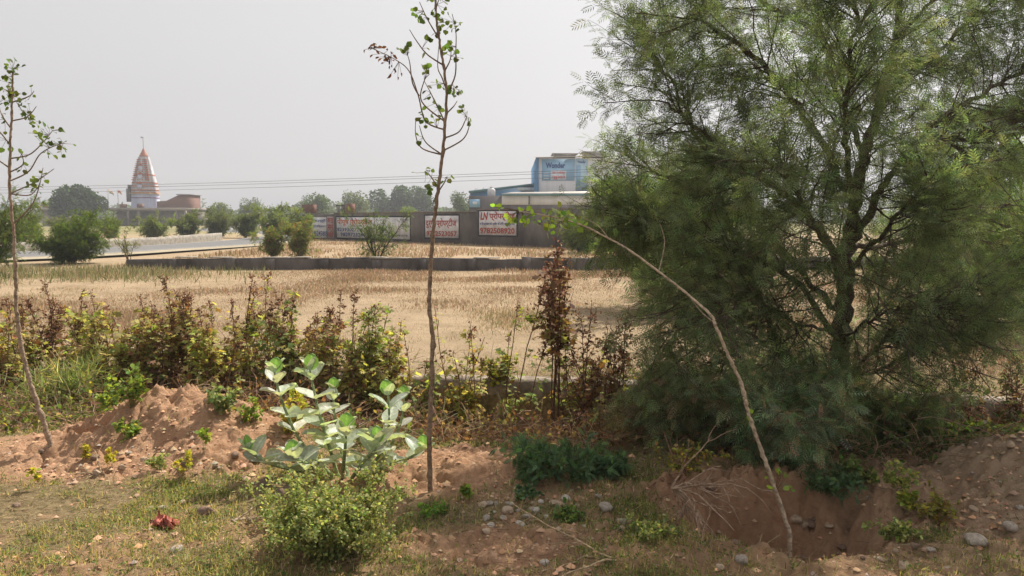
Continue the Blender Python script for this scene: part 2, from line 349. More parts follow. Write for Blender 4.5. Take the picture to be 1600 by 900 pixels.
def rough_wall(P, h, th, z0, seed, mbo=None, cell=.25, col=(1, 1, 1), broken=.08):
    """masonry wall along polyline P (k,2) with broken top: grid on both faces + top"""
    P = np.asarray(P, float); seg = np.linalg.norm(np.diff(P, axis=0), axis=1); s = np.concatenate([[0], np.cumsum(seg)])
    n = int(s[-1]/cell)+1; t = np.linspace(0, s[-1], n); C = np.stack([np.interp(t, s, P[:, 0]), np.interp(t, s, P[:, 1])], 1)
    d = nrm(np.gradient(C, axis=0)); nn = np.stack([-d[:, 1], d[:, 0]], 1); r = np.random.default_rng(seed)
    hh = np.interp(t, np.linspace(0, s[-1], len(np.atleast_1d(h))), np.atleast_1d(h)) if np.ndim(h) else np.full(n, h)
    blk = hash2(np.floor(t/1.15), 0*t, seed); hh = hh*(1-broken*2*(blk > .8)*blk)+broken*hh*(noise(t, 0*t, 2.2, seed)-.6)
    zb = np.array([float(H(a, b_)) for a, b_ in C])-.12 if z0 is None else np.full(n, z0)
    zt = (zb+.12 if z0 is None else zb*0)+hh; rows = 5; prof = []
    for k in range(rows): prof.append((-th/2, k/(rows-1)))
    for k in range(rows): prof.append((th/2, 1-k/(rows-1)))
    V = np.zeros((n, len(prof), 3))
    for k, (o, f) in enumerate(prof):
        jit = .012*(r.random(n)-.5)*2+.02*(noise(t, 0*t+k, 1.5, seed+3)-.5); V[:, k, :2] = C+nn*(o+jit)[:, None]; V[:, k, 2] = zb+(zt-zb)*f+(.006*r.normal(size=n) if 0 < f < 1 else 0)
    m = len(prof); i = np.arange(n-1)[:, None]*m+np.arange(m-1)[None]; Q = np.stack([i, i+m, i+m+1, i+1], -1).reshape(-1, 4)
    mb = mbo or MB(); mb.add(V.reshape(-1, 3), Q, col=col)
    for e in (0, n-1):
        mb.add(V[e], [(k, k+1, m-2-k, m-1-k) for k in range(rows-1)], col=col)
    return mb
# low parapet beyond the road
pl = [(p[0], p[1]) for p in road_c]; d = nrm(np.gradient(road_c, axis=0)*[1, 1, 0]); nn = np.stack([-d[:, 1], d[:, 0]], 1); sel = (road_c[:, 1] > 20) & (road_c[:, 1] < 54)
pp = (road_c[:, :2]+nn*3.1)[sel]
tag(rough_wall(pp, .52, .3, None, 5, broken=.03).build('parapet_wall', STONE), 'low grey rubble parapet running along the far side of the road', 'wall')
# low broken wall across the field
LWx = [(-12.2, 24.6), (-8, 24.4), (2.6, 23.8), (20, 25.4), (32, 27)]
mb = rough_wall(LWx, [.30, .38, .40, .38, .39, .37, .39, .37, .38, .36, .36, .36], .28, None, 9, broken=.07, cell=.12)
low_wall = thing('field_wall', 'long low dark crumbling wall crossing the dry field', 'wall', (2, 24, 0))
mb.build('wall_body', DARKW, low_wall)
mb = MB()
r = np.random.default_rng(3)
for k in range(22):                                               # buttress piers
    xx = -10.5+k*1.55+r.uniform(-.2, .2); yy = float(np.interp(xx, [a for a, _ in LWx], [b for _, b in LWx])); z = float(H(xx, yy)); mb.box(xx-.14, xx+.14, yy-.2, yy-.05, z-.1, z+r.uniform(.3, .42))
mb.build('pier', DARKW, low_wall)['kind'] = 'stuff'; mb = MB()
for k in range(26):                                                # pale cap stones left on its top
    xx = r.uniform(-11, 24); yy = float(np.interp(xx, [a for a, _ in LWx], [b for _, b in LWx])); L_ = r.uniform(.25, .9)
    z = float(H(xx, yy))+.37; mb.box(xx-L_/2, xx+L_/2, yy-.16, yy+.15, z, z+r.uniform(.02, .05))
o = mb.build('coping', STONE, low_wall); o['kind'] = 'stuff'
# broken wall along the ditch
dx = np.linspace(-1.75, 7.6, 40); mb = rough_wall(np.stack([dx, wall_y(dx)+.1], 1), .05, .26, -.42, 21, cell=.07, broken=0.0)
tag(mb.build('ditch_wall', flat_mat('ditch_masonry', (.20, .155, .12), .95, .1, 7, .4, .7, c2=(.40, .33, .27))), 'low earth coloured masonry wall edging the ditch behind the weeds', 'wall')

# ------------------------------------------------------------------ boundary wall with painted adverts
A = np.array([-15.4, 57.]); Dv = nrm(np.array([17.14, -15.])); Nv = np.array([Dv[1], -Dv[0]]); 
if Nv[1] > 0: Nv = -Nv
def wall_s(px):
    k = (px-800)/F; return (k*A[1]-A[0])/(Dv[0]-k*Dv[1])
def wp(s_, off, z): p = A+Dv*s_+Nv*off; return np.array([p[0], p[1], z])
def wbox(mb, s0, s1, o0, o1, z0, z1, col=(1, 1, 1)):
    v = [wp(s_, o_, z) for s_ in (s0, s1) for o_ in (o0, o1) for z in (z0, z1)]
    return mb.add(v, [(0, 1, 3, 2), (4, 6, 7, 5), (0, 4, 5, 1), (2, 3, 7, 6), (0, 2, 6, 4), (1, 5, 7, 3)], col=col)
bw = thing('boundary_wall', 'tall grey plastered boundary wall painted with property adverts', 'wall', (*A, 0))
S1 = wall_s(1040); sA = wall_s(745)
mb = MB(); n = 60; ss = np.linspace(0, sA-.01, n); 
wbox(mb, 0, wall_s(523), -.23, 0, -.1, 1.92); wbox(mb, wall_s(523), sA, -.23, -.004, -.1, 1.98); wbox(mb, sA, S1, -.23, 0, -.1, 2.1)
mb.build('wall_body', flat_mat('grey_plaster', (.115, .10, .09), .95, .1, .9, .35, .3, c2=(.20, .175, .155), stretch=(1, 1, .5)), bw)
mb = MB(); wbox(mb, -.02, sA-.02, -.25, .03, 1.982, 2.03); wbox(mb, sA, S1, -.25, .03, 2.102, 2.14); mb.build('coping', flat_mat('coping_mortar', (.22, .17, .13), .95, .1, 3, .3, .3), bw)
mb = MB()
for pa, pb in ((474, 489), (541, 549)):
    wbox(mb, wall_s(pa), wall_s(pb), -.4, .04, 2.032, 2.62)
mb.build('brick_pillar', BRICK, bw)
mb = MB()
for k, pxk in enumerate(np.linspace(526, 539, 7)): wbox(mb, wall_s(pxk), wall_s(pxk)+.04, -.12, -.08, 2.032, 2.5)
wbox(mb, wall_s(525), wall_s(540), -.13, -.07, 2.5, 2.56); mb.build('railing', flat_mat('rusty_iron', (.05, .04, .035), .8, .3, 8, .3, 0), bw)
def panel_z(py, px): 
    p = A+Dv*wall_s(px); return ZZ(py, p[1])
WHITE = flat_mat('whitewash', (.66, .64, .64), .95, .1, 2.5, .3, .1, c2=(.80, .78, .78))
BLACKP = flat_mat('black_paint', (.03, .03, .035), .9, .1, 3, .3, 0)
RED = flat_mat('red_paint', (.33, .045, .03), .9, .1, 9, .25, 0); ORANGE = flat_mat('orange_paint', (.50, .12, .03), .9, .1, 9, .25, 0); BLUE = flat_mat('blue_paint', (.05, .08, .22), .9, .1, 9, .25, 0)
DGREY = flat_mat('faded_paint', (.12, .12, .13), .9, .1, 9, .25, 0)
def text_mesh(body, W, Hh, shear=0., bold=.03, extra=None):
    """lettering outlines as flat vertices scaled into W x Hh, drawn left-bottom at 0,0"""
    cu = bpy.data.curves.new('t', 'FONT'); cu.body = body; cu.offset = 0; cu.resolution_u = 2; cu.shear = shear; cu.offset = bold*.35
    o = bpy.data.objects.new('t', cu); COL.objects.link(o); me = bpy.data.meshes.new_from_object(o.evaluated_get(bpy.context.evaluated_depsgraph_get()))
    V = np.array([v.co[:] for v in me.vertices]); T = []
    for p in me.polygons:
        v = list(p.vertices)
        for q in range(1, len(v)-1): T.append((v[0], v[q], v[q+1]))
    bpy.data.objects.remove(o); bpy.data.meshes.remove(me)
    V = (V-V.min(0))/np.maximum(np.ptp(V, axis=0), 1e-6); return V[:, 0]*W, V[:, 1]*Hh, T
def wall_text(parent, body, px0, px1, pyt, pyb, mat, name='lettering', shear=0., bold=.05):
    s0, s1 = wall_s(px0), wall_s(px1); zt, zb = panel_z(pyt, (px0+px1)/2), panel_z(pyb, (px0+px1)/2)
    u, v, T = text_mesh(body, s1-s0, zt-zb, shear, bold); P = A[None]+Dv[None]*(s0+u)[:, None]+Nv[None]*.022
    mb = MB(); mb.add(np.column_stack([P, zb+v]), None, T); return mb.build(name, mat, parent)
def panel(px0, px1, pyt, pyb, label, frame=True, base=WHITE):
    s0, s1 = wall_s(px0), wall_s(px1); pm = (px0+px1)/2; zt, zb = panel_z(pyt, pm), panel_z(pyb, pm)
    mb = MB(); wbox(mb, s0, s1, .003, .012, zb, zt); o = mb.build('painted_advert', base, bw); o['label'] = label
    if frame:
        mb = MB(); t = .09
        wbox(mb, s0-t, s0, .003, .016, zb-t, zt+t); wbox(mb, s1, s1+t, .003, .016, zb-t, zt+t); wbox(mb, s0, s1, .003, .016, zt, zt+t); wbox(mb, s0, s1, .003, .016, zb-t, zb); mb.build('border', BLACKP, o)
    return o
p = panel(475, 511, 339.5, 371.5, 'white advert with three lines of blue writing', False)
wall_text(p, 'यहाँ की बाउन्ड्री', 477, 510, 342, 348.5, BLUE); wall_text(p, 'पर आपूर्ति विज्ञापन', 479, 510, 351, 356.5, BLUE); wall_text(p, '9145245805', 485, 513, 361, 368.5, BLUE)
p = panel(512, 522.3, 338, 372, 'narrow strip of red writing on brick', False, flat_mat('pinkish_wash', (.36, .27, .26), .95, .1, 6, .3, 0))
wall_text(p, 'हनु', 513, 522, 341, 349, RED); wall_text(p, 'मान', 513, 522, 351, 359, RED); wall_text(p, 'जी', 513, 522, 361, 370, RED)
p = panel(527, 641, 339.5, 372.5, 'wide white advert with orange headline')
wall_text(p, 'पीयूष प्रोपर्टीज', 528, 583, 341, 353, ORANGE); wall_text(p, '8239302720', 528, 566, 356, 361.5, BLUE); wall_text(p, '9829723240', 533, 572, 363.5, 369.5, BLUE)
wall_text(p, 'प्लॉट', 627, 640, 341, 347, DGREY); wall_text(p, 'मकान', 629, 640, 351, 356, DGREY); wall_text(p, 'जमीन दुकान', 590, 638, 365.5, 370.5, DGREY)
p = panel(665, 717, 337, 371.5, 'white advert with red writing and black border')
wall_text(p, 'दुर्गा प्रोपर्टीज', 666, 714, 341, 357, RED, bold=.07); wall_text(p, '9782523057', 667, 714.5, 361, 369, RED, bold=.07)
p = panel(749, 807, 330, 367.5, 'white advert with red, blue and red lines')
wall_text(p, 'LN', 751, 763, 331.5, 343.5, RED, shear=.25, bold=.1); wall_text(p, 'प्रोपर्टीज', 765, 805, 330.5, 345.5, RED, bold=.07); wall_text(p, 'सभी प्रकार के प्लॉट के लिए सम्पर्क करें', 750, 805, 347, 353, BLUE, bold=.06); wall_text(p, '9782508920', 750.5, 804.5, 356, 365, RED, bold=.08)

# ------------------------------------------------------------------ temple
TY = 160.; k_ = TY/F
def tx(px): return X(px, TY)
def tz(py): return ZZ(py, TY)
tp = thing('temple', 'tall white and orange temple spire rising over a flat roofed hall', 'temple', (tx(231), TY, 0))
PLW = flat_mat('hall_plaster', (.22, .19, .17), .95, .1, .5, .3, .2, c2=(.33, .29, .26)); SPW = flat_mat('spire_whitewash', (.42, .42, .46), .9, .1, 1.2, .25, .4, c2=(.62, .6, .6))
SPO = flat_mat('saffron_paint', (.42, .12, .05), .9, .1, 2, .25, .2); SPB = flat_mat('pale_blue_wash', (.55, .58, .72), .9, .1, 1, .1, .1)
mb = MB(); mb.box(tx(158), tx(305), TY-4, TY+14, tz(329), tz(325)); mb.box(tx(72), tx(104), TY-2, TY+8, tz(329), tz(326)); mb.build('roof', flat_mat('roof_slab', (.30, .26, .23), .95, .1, 1, .2, 0), tp)
mb = MB(); mb.box(tx(200), tx(304), TY+.5, TY+13, 0, tz(329)-.01); mb.build('wall', PLW, tp); mb = MB(); mb.box(tx(74), tx(103), TY-1, TY+7, 0, tz(329)-.01); mb.build('wall', PLW, tp); mb = MB(); mb.box(tx(160), tx(200), TY+5, TY+13, 0, tz(329)-.01); mb.build('wall', PLW, tp)
for pxc in (72, 161, 166, 171, 179, 197, 216, 232, 261, 290, 303):
    mb = MB(); mb.box(tx(pxc)-.22, tx(pxc)+.22, TY-3.7, TY-3.25, 0, tz(329)-.01); mb.build('column', SPW if pxc < 200 else PLW, tp)
for a, b_, c_ in ((172, 183, 319), (204, 211, 319.5), (230, 237, 319), (76, 80, 322.5), (88, 97, 321.5)):
    mb = MB(); mb.box(tx(a), tx(b_), TY-3.6, TY-2.4, tz(325.01), tz(c_)); mb.build('parapet_block', BRICK, tp)
mb = MB(); vs = []                                                  # sloping brick stair housing
for yy in (TY-2, TY+4):
    vs += [(tx(255), yy, tz(325)), (tx(304), yy, tz(325)), (tx(304), yy, tz(305)), (tx(288), yy, tz(305.5)), (tx(270), yy, tz(314)), (tx(255), yy, tz(315))]
mb.add(vs, [(0, 1, 2, 3), (0, 3, 4, 5), (6, 9, 8, 7), (6, 11, 10, 9), (1, 7, 8, 2), (2, 8, 9, 3), (3, 9, 10, 4), (4, 10, 11, 5), (0, 5, 11, 6)]); 
o = mb.build('stair_housing', BRICK, tp); mb = MB(); mb.box(tx(286), tx(306), TY-2.3, TY+4.3, tz(304.9), tz(303.8)); mb.build('slab', flat_mat('slab_grey', (.3, .27, .25), .9), o)
# spire: ribbed square loft (offsets in each face give the vertical ribs)
prof = [(325, 21), (314, 20.2), (307, 20.), (303, 19.9), (297, 19.6), (285, 18.2), (273, 14.9), (258, 11.6), (250, 9.6), (243.3, 7.9)]
prof = [(a_, b_*.93) for a_, b_ in prof]
def ring(rad, cx, cy, z):
    base = [(-1, -.78), (-.78, -.78), (-.78, -.92), (-.42, -.92), (-.42, -1.05), (.42, -1.05), (.42, -.92), (.78, -.92), (.78, -.78)]
    pts = []
    for q in range(4):
        c, s_ = [(1, 0), (0, 1), (-1, 0), (0, -1)][q]
        for (u, v) in base[1:]: pts.append((cx+rad*(u*c-v*s_), cy+rad*(u*s_+v*c), z))
    return pts
cx, cy = X(231, TY+3), TY+3
def loft(prs, name, mat, par, grow_=0):
    mb = MB(); Rr = np.array([ring(rp*k_+grow_, cx, cy, tz(py)) for py, rp in prs]); n, m, _ = Rr.shape; i = np.arange(n-1)[:, None]*m; j = np.arange(m)[None]
    mb.add(Rr.reshape(-1, 3), np.stack([i+j, i+(j+1) % m, i+m+(j+1) % m, i+m+j], -1).reshape(-1, 4)); c = np.array([[cx, cy, tz(prs[-1][0])]])
    mb.add(np.concatenate([Rr[-1], c]), None, [(q, (q+1) % m, m) for q in range(m)]); return mb.build(name, mat, par)
spire = loft([(y_, r_*.93) for y_, r_ in prof if y_ <= 303], 'spire', SPW, tp); loft([(y_, r_*.93) for y_, r_ in prof if y_ >= 303], 'spire_base', SPB, tp)
for py in (308.5, 300.5, 296.5, 290, 285, 272.5): 
    rp = float(np.interp(py, [q[0] for q in prof[::-1]], [q[1] for q in prof[::-1]]))*.93; loft([(py+.9, rp), (py-.7, rp-.2)], 'painted_band', SPO if py < 305 else flat_mat('mauve_band', (.25, .15, .25)), spire, .08)
loft([(302.8, 18.6), (300.9, 18.5)], 'painted_band', flat_mat('ochre_band', (.45, .33, .18)), spire, .06)
for a, b_, sc in ((258, 2.6, 1), (272, 3, 1), (287, 3.2, 1)):       # niches with small saffron canopies on the front face
    rp = float(np.interp(a, [q[0] for q in prof[::-1]], [q[1] for q in prof[::-1]]))*k_
    mb = MB(); mb.box(cx-b_*k_, cx+b_*k_, cy-rp-.35, cy-rp*.8, tz(a+8), tz(a)); mb.build('niche', SPB, spire)
    mb = MB(); zt = tz(a-4); v = [(cx-b_*k_*1.3, cy-rp-.45, tz(a)), (cx+b_*k_*1.3, cy-rp-.45, tz(a)), (cx+b_*k_*1.3, cy-rp*.8, tz(a)), (cx-b_*k_*1.3, cy-rp*.8, tz(a)), (cx, cy-rp-.1, zt)]
    mb.add(v, [(0, 3, 2, 1)], [(0, 1, 4), (1, 2, 4), (2, 3, 4), (3, 0, 4)]); mb.build('canopy', SPO, spire)
mb = MB(); mb.box(cx-25*k_, cx-19.5*k_, cy-1.4, cy+1.4, tz(315), tz(294)); mb.box(cx-23.5*k_, cx-19*k_, cy-1.1, cy+1.1, tz(294)+.002, tz(288)); mb.build('side_turret', flat_mat('weathered_turret', (.16, .16, .15), .9, .1, 1, .3, .3), tp)
rr = np.random.default_rng(2); mb = MB()
for py in np.arange(249, 284, 3.2):                                 # studs down the ribs
    rp = float(np.interp(py, [q[0] for q in prof[::-1]], [q[1] for q in prof[::-1]]))*k_*.93
    for u in (-.85, -.6, -.25, .25, .6, .85): mb.box(cx+u*rp-.13, cx+u*rp+.13, cy-rp*1.08, cy-rp*.8, tz(py), tz(py)+.16)
o = mb.build('stud', SPO, spire); o['kind'] = 'stuff'
def lathe(mb, prs, cx, cy, k=20, col=(1, 1, 1)):
    th = np.arange(k)/k*2*np.pi; V = np.array([[(cx+r_*math.cos(t), cy+r_*math.sin(t), z) for t in th] for z, r_ in prs]); n = len(prs); i = np.arange(n-1)[:, None]*k; j = np.arange(k)[None]
    mb.add(V.reshape(-1, 3), np.stack([i+j, i+(j+1) % k, i+k+(j+1) % k, i+k+j], -1).reshape(-1, 4), col=col); return mb
mb = MB(); lathe(mb, [(tz(y_), r_*k_) for y_, r_ in [(243.5, 5.5), (242.5, 6.4), (240.5, 6.4), (239.6, 4.8), (238.6, 5), (237.4, 4.6), (236.8, 3.3), (235.6, 3.6), (234.6, 3.1), (234, 2.1), (232.6, 2.3), (231.2, 1.6), (229.6, .6), (228.6, .2)]], cx, cy); mb.build('finial', flat_mat('copper_saffron', (.40, .15, .08), .6, .4), tp, smooth=True)
mb = MB(); mb.segs([[cx, cy, tz(229)]], [[cx, cy, tz(212)]], .07, .05, 6); o = mb.build('flagpole', flat_mat('pole_grey', (.35, .35, .35)), tp)
mb = MB(); mb.box(cx-.5, cx+.1, cy-.02, cy+.02, tz(213.5), tz(211)); mb.build('pennant', SPB, o)
def waving(mb, x0, y0, z0, w_, h_, seed, stripes):
    n = 10
    for si, c in enumerate(stripes):
        for i in range(n):
            u0, u1 = i/n, (i+1)/n; f = lambda u, v: (x0+w_*u, y0+.15*math.sin(u*7+seed), z0-h_*v-w_*.75*u+.08*math.sin(u*9+seed))
            v0, v1 = si/len(stripes), (si+1)/len(stripes); mb.add([f(u0, v0), f(u1, v0), f(u1, v1), f(u0, v1)], [(0, 1, 2, 3)], col=c)
FLAG = col_mat('flag_cloth', .3, .8, .1)
for px_, top, wd, st, lab in ((184, 296, 8, [(.65, .2, .05), (.7, .68, .65), (.05, .2, .08)], 'striped saffron, white and green flag on the pole left of the temple spire'), (199, 297, 6, [(.5, .12, .06), (.55, .3, .15)], 'drooping reddish flag on the pole just beside the temple spire')):
    f = thing('flag', lab, 'flag', (tx(px_), TY-2.8, tz(325))); mb = MB(); mb.segs([[tx(px_), TY-2.8, tz(325)]], [[tx(px_), TY-2.8, tz(top)]], .06, .05, 6); mb.build('pole', flat_mat('pole_white', (.55, .55, .52)), f)
    mb = MB(); waving(mb, tx(px_)+.05, TY-2.8, tz(top+.5), wd*k_, 5*k_*.7, px_, st); mb.build('cloth', FLAG, f)

# ------------------------------------------------------------------ works building on the right
FY = 92.
def fx(px, Y=FY): return X(px, Y)
def fz(py, Y=FY): return ZZ(py, Y)
fb = thing('factory_building', 'pale blue trimmed works building with large sky blue cement banner', 'building', (fx(900), FY, 0))
CREAM = flat_mat('cream_sheet', (.74, .73, .74), .8, .2, .6, .08, .05, stretch=(4, 1, .1)); BTR = flat_mat('blue_sheet', (.05, .19, .36), .6, .3, .7, .2, .05); GTR = flat_mat('teal_trim', (.07, .2, .22), .7, .3)
mb = MB(); mb.box(fx(841), fx(1120), FY, FY+22, 0, fz(247)); mb.build('wall', CREAM, fb)
mb = MB(); mb.box(fx(837), fx(841)-.002, FY-.15, FY+22, 0, fz(246.5)); mb.build('corner_trim', BTR, fb)
mb = MB()
v = [(fx(836), FY-.5, fz(247)+.004), (fx(1122), FY-.5, fz(241)), (fx(1122), FY+9, fz(232)), (fx(848), FY+9, fz(238)), (fx(836), FY-.5, fz(246)), (fx(1122), FY-.5, fz(240)), (fx(1122), FY+9, fz(231)), (fx(848), FY+9, fz(237.4))]
mb.add(v, [(0, 3, 2, 1), (4, 5, 6, 7), (0, 1, 5, 4), (1, 2, 6, 5), (2, 3, 7, 6), (3, 0, 4, 7)]); mb.build('roof', flat_mat('cream_roof', (.55, .48, .38), .8), fb)
for a, b_, t_, bb in ((869, 903, 235.5, 240), (918, 948, 232.5, 238)):
    mb = MB(); mb.box(fx(a), fx(b_), FY+5, FY+8, fz(bb)-.6, fz(t_)); mb.box(fx(a)-.3, fx(b_)+.3, FY+4.7, FY+8.3, fz(t_), fz(t_)+.12); mb.build('roof_vent', flat_mat('vent_grey', (.35, .33, .31), .8), fb)
SKYB = flat_mat('banner_blue', (.20, .42, .66), .6, .3, .3, .25, 0, c2=(.33, .55, .74)); NAVY = flat_mat('banner_navy', (.02, .06, .2), .7); BRED = flat_mat('banner_red', (.6, .08, .08), .7); PALE = flat_mat('banner_pale', (.62, .68, .74), .7)
def fbox(px0, px1, py0, py1, off, th, name, mat, par): mb = MB(); mb.box(fx(px0), fx(px1), FY-off-th, FY-off, fz(py1), fz(py0)); return mb.build(name, mat, par)
def ftext(par, body, px0, px1, py0, py1, mat, off=.12, bold=.06):
    u, v, T = text_mesh(body, fx(px1)-fx(px0), fz(py0)-fz(py1), 0, bold); mb = MB(); mb.add(np.column_stack([fx(px0)+u, np.full(len(u), FY-off), fz(py1)+v]), None, T); mb.build('lettering', mat, par)
bn = fbox(846, 897, 248.5, 282, .02, .06, 'banner', SKYB, fb); fbox(860, 884, 266, 281, .085, .01, 'white_field', PALE, bn)
ftext(bn, 'Wonder', 852, 882, 254, 263, NAVY, bold=.12); ftext(bn, 'एक परफेक्ट', 862, 882, 267.5, 273, BRED); ftext(bn, 'शुरुआत', 862, 882, 275, 280.5, BRED)
for q in (270, 274, 278): fbox(849, 857, q, q+1.3, .085, .01, 'emblem_stripe', PALE, bn)
bn = fbox(898.5, 917, 248, 300, .02, .06, 'narrow_banner', flat_mat('banner_light', (.40, .56, .68), .7, .2, .3, .2, 0), fb); ftext(bn, 'Wonder', 901, 914, 251, 255, NAVY); fbox(899.5, 906, 258, 290, .085, .01, 'stripe', SKYB, bn)
# low white annexe with lean-to roof, and the long blue shed beyond
an = thing('roadside_annexe', 'low grey and white annexe with pale lean-to roof in front of works', 'building', (fx(800, 80), 80, 0))
def abox(px0, px1, py0, py1, y0, y1, name, mat, par=an, zb=None): mb = MB(); mb.box(X(px0, 80), X(px1, 80), y0, y1, ZZ(py1, 80) if zb is None else zb, ZZ(py0, 80)); return mb.build(name, mat, par)
abox(733, 784, 306, 0, 80, 89, 'grey_wall', flat_mat('annexe_grey', (.13, .12, .12), .9, .1, .6, .3, .1), zb=0); abox(784.05, 1000, 320, 0, 80.1, 89, 'lower_wall', flat_mat('annexe_lower', (.16, .14, .14), .9, .1, .6, .3, .1), zb=0)
abox(784.05, 1000, 304.5, 319.9, 80.0, 89, 'upper_wall', CREAM)
mb = MB(); v = [(X(783, 80), 79.6, ZZ(304.4, 80)), (X(1000, 80), 79.6, ZZ(303, 80)), (X(1000, 80), 91, ZZ(293, 80)), (X(800, 80), 91, ZZ(296, 80))]; v += [(a, b_, c+.1) for a, b_, c in v]
mb.add(v, [(0, 3, 2, 1), (4, 5, 6, 7), (0, 1, 5, 4), (1, 2, 6, 5), (2, 3, 7, 6), (3, 0, 4, 7)]); mb.build('lean_to_roof', flat_mat('leanto_sheet', (.55, .52, .47), .8), an)
mb = MB(); mb.box(X(783, 80), X(1000, 80), 79.45, 79.59, ZZ(306, 80), ZZ(303.6, 80)); mb.build('gutter', GTR, an)
for a in (826.5,): mb = MB(); mb.box(X(a, 80)-.06, X(a, 80)+.06, 79.85, 79.99, ZZ(319.5, 80), ZZ(306.1, 80)); mb.build('downpipe', DGREY, an)
mb = MB(); mb.box(X(734, 80), X(750.5, 80), 79.8, 79.95, ZZ(324, 80), ZZ(311.5, 80)); sb = mb.build('sign_board', SKYB, an); mb = MB(); mb.box(X(739, 80), X(746, 80), 79.77, 79.795, ZZ(319, 80), ZZ(315, 80)); mb.build('emblem', PALE, sb)
wt = thing('water_tank', 'white rooftop water tank at the end of the grey annexe', 'water tank', (X(768, 84), 84, ZZ(305, 80)))
mb = MB(); zt0 = ZZ(305.9, 80)+.0; lathe(mb, [(zt0, .40), (zt0, .42), (zt0+.75, .42), (zt0+.85, .34), (zt0+.95, .16), (zt0+1.0, .15), (zt0+1.0, .0)], X(768, 84), 84); mb.build('tank_body', flat_mat('tank_white', (.62, .62, .62), .6), wt, smooth=True); mb = MB(); lathe(mb, [(zt0+1.001, .17), (zt0+1.07, .17), (zt0+1.07, .0)], X(768, 84), 84); mb.build('lid', flat_mat('tank_lid', (.5, .5, .5)), wt)
shed = thing('blue_shed', 'long low shed with sloping blue roof left of the works', 'shed', (fx(790, 100), 100, 0))
mb = MB(); SY = 100.; v = [(X(735, SY), SY, 0), (X(842, SY), SY, 0), (X(842, SY), SY, ZZ(289, SY)), (X(735, SY), SY, ZZ(302, SY))]; v += [(a, b_+12, c) for a, b_, c in v]
mb.add(v, [(0, 1, 2, 3), (4, 7, 6, 5), (0, 3, 7, 4), (1, 5, 6, 2), (3, 2, 6, 7)]); mb.build('wall', BTR, shed)
mb = MB(); v = [(X(733, SY), SY-.4, ZZ(301.5, SY)), (X(844, SY), SY-.4, ZZ(288.5, SY)), (X(844, SY), SY+12.4, ZZ(287, SY)), (X(733, SY), SY+12.4, ZZ(300, SY))]; v += [(a, b_, c+.25) for a, b_, c in v]
mb.add(v, [(0, 3, 2, 1), (4, 5, 6, 7), (0, 1, 5, 4), (1, 2, 6, 5), (2, 3, 7, 6), (3, 0, 4, 7)]); mb.build('roof', GTR, shed)
mb = MB(); mb.box(X(808, SY), X(840, SY), SY-.3, SY-.1, ZZ(298, SY), ZZ(293, SY)); mb.build('pale_panel', PALE, shed)
# small shop seen through the tree on the right
sh = thing('roadside_shop', 'small shop with red and white sign half hidden behind the big tree', 'shop', (X(1490, 62), 62, 0))
mb = MB(); mb.box(X(1455, 62), X(1540, 62), 62, 68, 0, ZZ(322, 62)); mb.build('wall', flat_mat('shop_wall', (.45, .43, .42)), sh)
mb = MB(); mb.box(X(1462, 62), X(1510, 62), 61.8, 61.99, ZZ(327, 62), ZZ(311, 62)); o = mb.build('sign_board', BRED, sh); mb = MB(); mb.box(X(1466, 62), X(1500, 62), 61.75, 61.79, ZZ(318, 62), ZZ(313, 62)); mb.build('white_band', PALE, o)
mb = MB(); mb.box(X(1480, 62), X(1540, 62), 61.7, 61.99, ZZ(345, 62), ZZ(334, 62)); mb.build('awning', flat_mat('awning_blue', (.3, .36, .5)), sh)

# power line: two concrete poles and three wires
PL = [np.array([X(-90, 140.), 140.]), np.array([X(1160, 78.), 78.])]
zl = [(ZZ(294.5, 140), ZZ(298, 140), ZZ(302.5, 140)), (ZZ(255, 78), ZZ(258, 78), ZZ(265, 78))]
PC = flat_mat('pole_concrete', (.35, .33, .30))
for i, (p_, lab) in enumerate(zip(PL, ('concrete electricity pole far left beyond the road', 'concrete electricity pole behind the big feathery tree'))):
    t = thing('electricity_pole', lab, 'utility pole', (*p_, 0), 'poles of the power line'); top = max(zl[i])+.5
    mb = MB(); mb.segs([[*p_, -.3]], [[*p_, top]], .2, .12, 8); mb.build('pole', PC, t); mb = MB(); mb.box(p_[0]-.1, p_[0]+.1, p_[1]-.9, p_[1]+.9, top-.9, top-.78); mb.build('crossarm', DGREY, t)
for q, lab in enumerate(('uppermost wire of the power line crossing the sky', 'middle wire of the power line crossing the sky', 'lowest wire of the power line crossing the sky')):
    u = np.linspace(0, 1, 40)[:, None]; P = np.column_stack([PL[0][None]*(1-u)+PL[1][None]*u, zl[0][q]*(1-u)+zl[1][q]*u-.9*4*u*(1-u)*.5]); P[:, 1] += (q-1)*.6
    mb = MB(); mb.tube(P, .022, 5); tag(mb.build('power_line', flat_mat('cable', (.06, .06, .07)), None, origin=P[0]), lab, 'wire', 'wires of the power line')

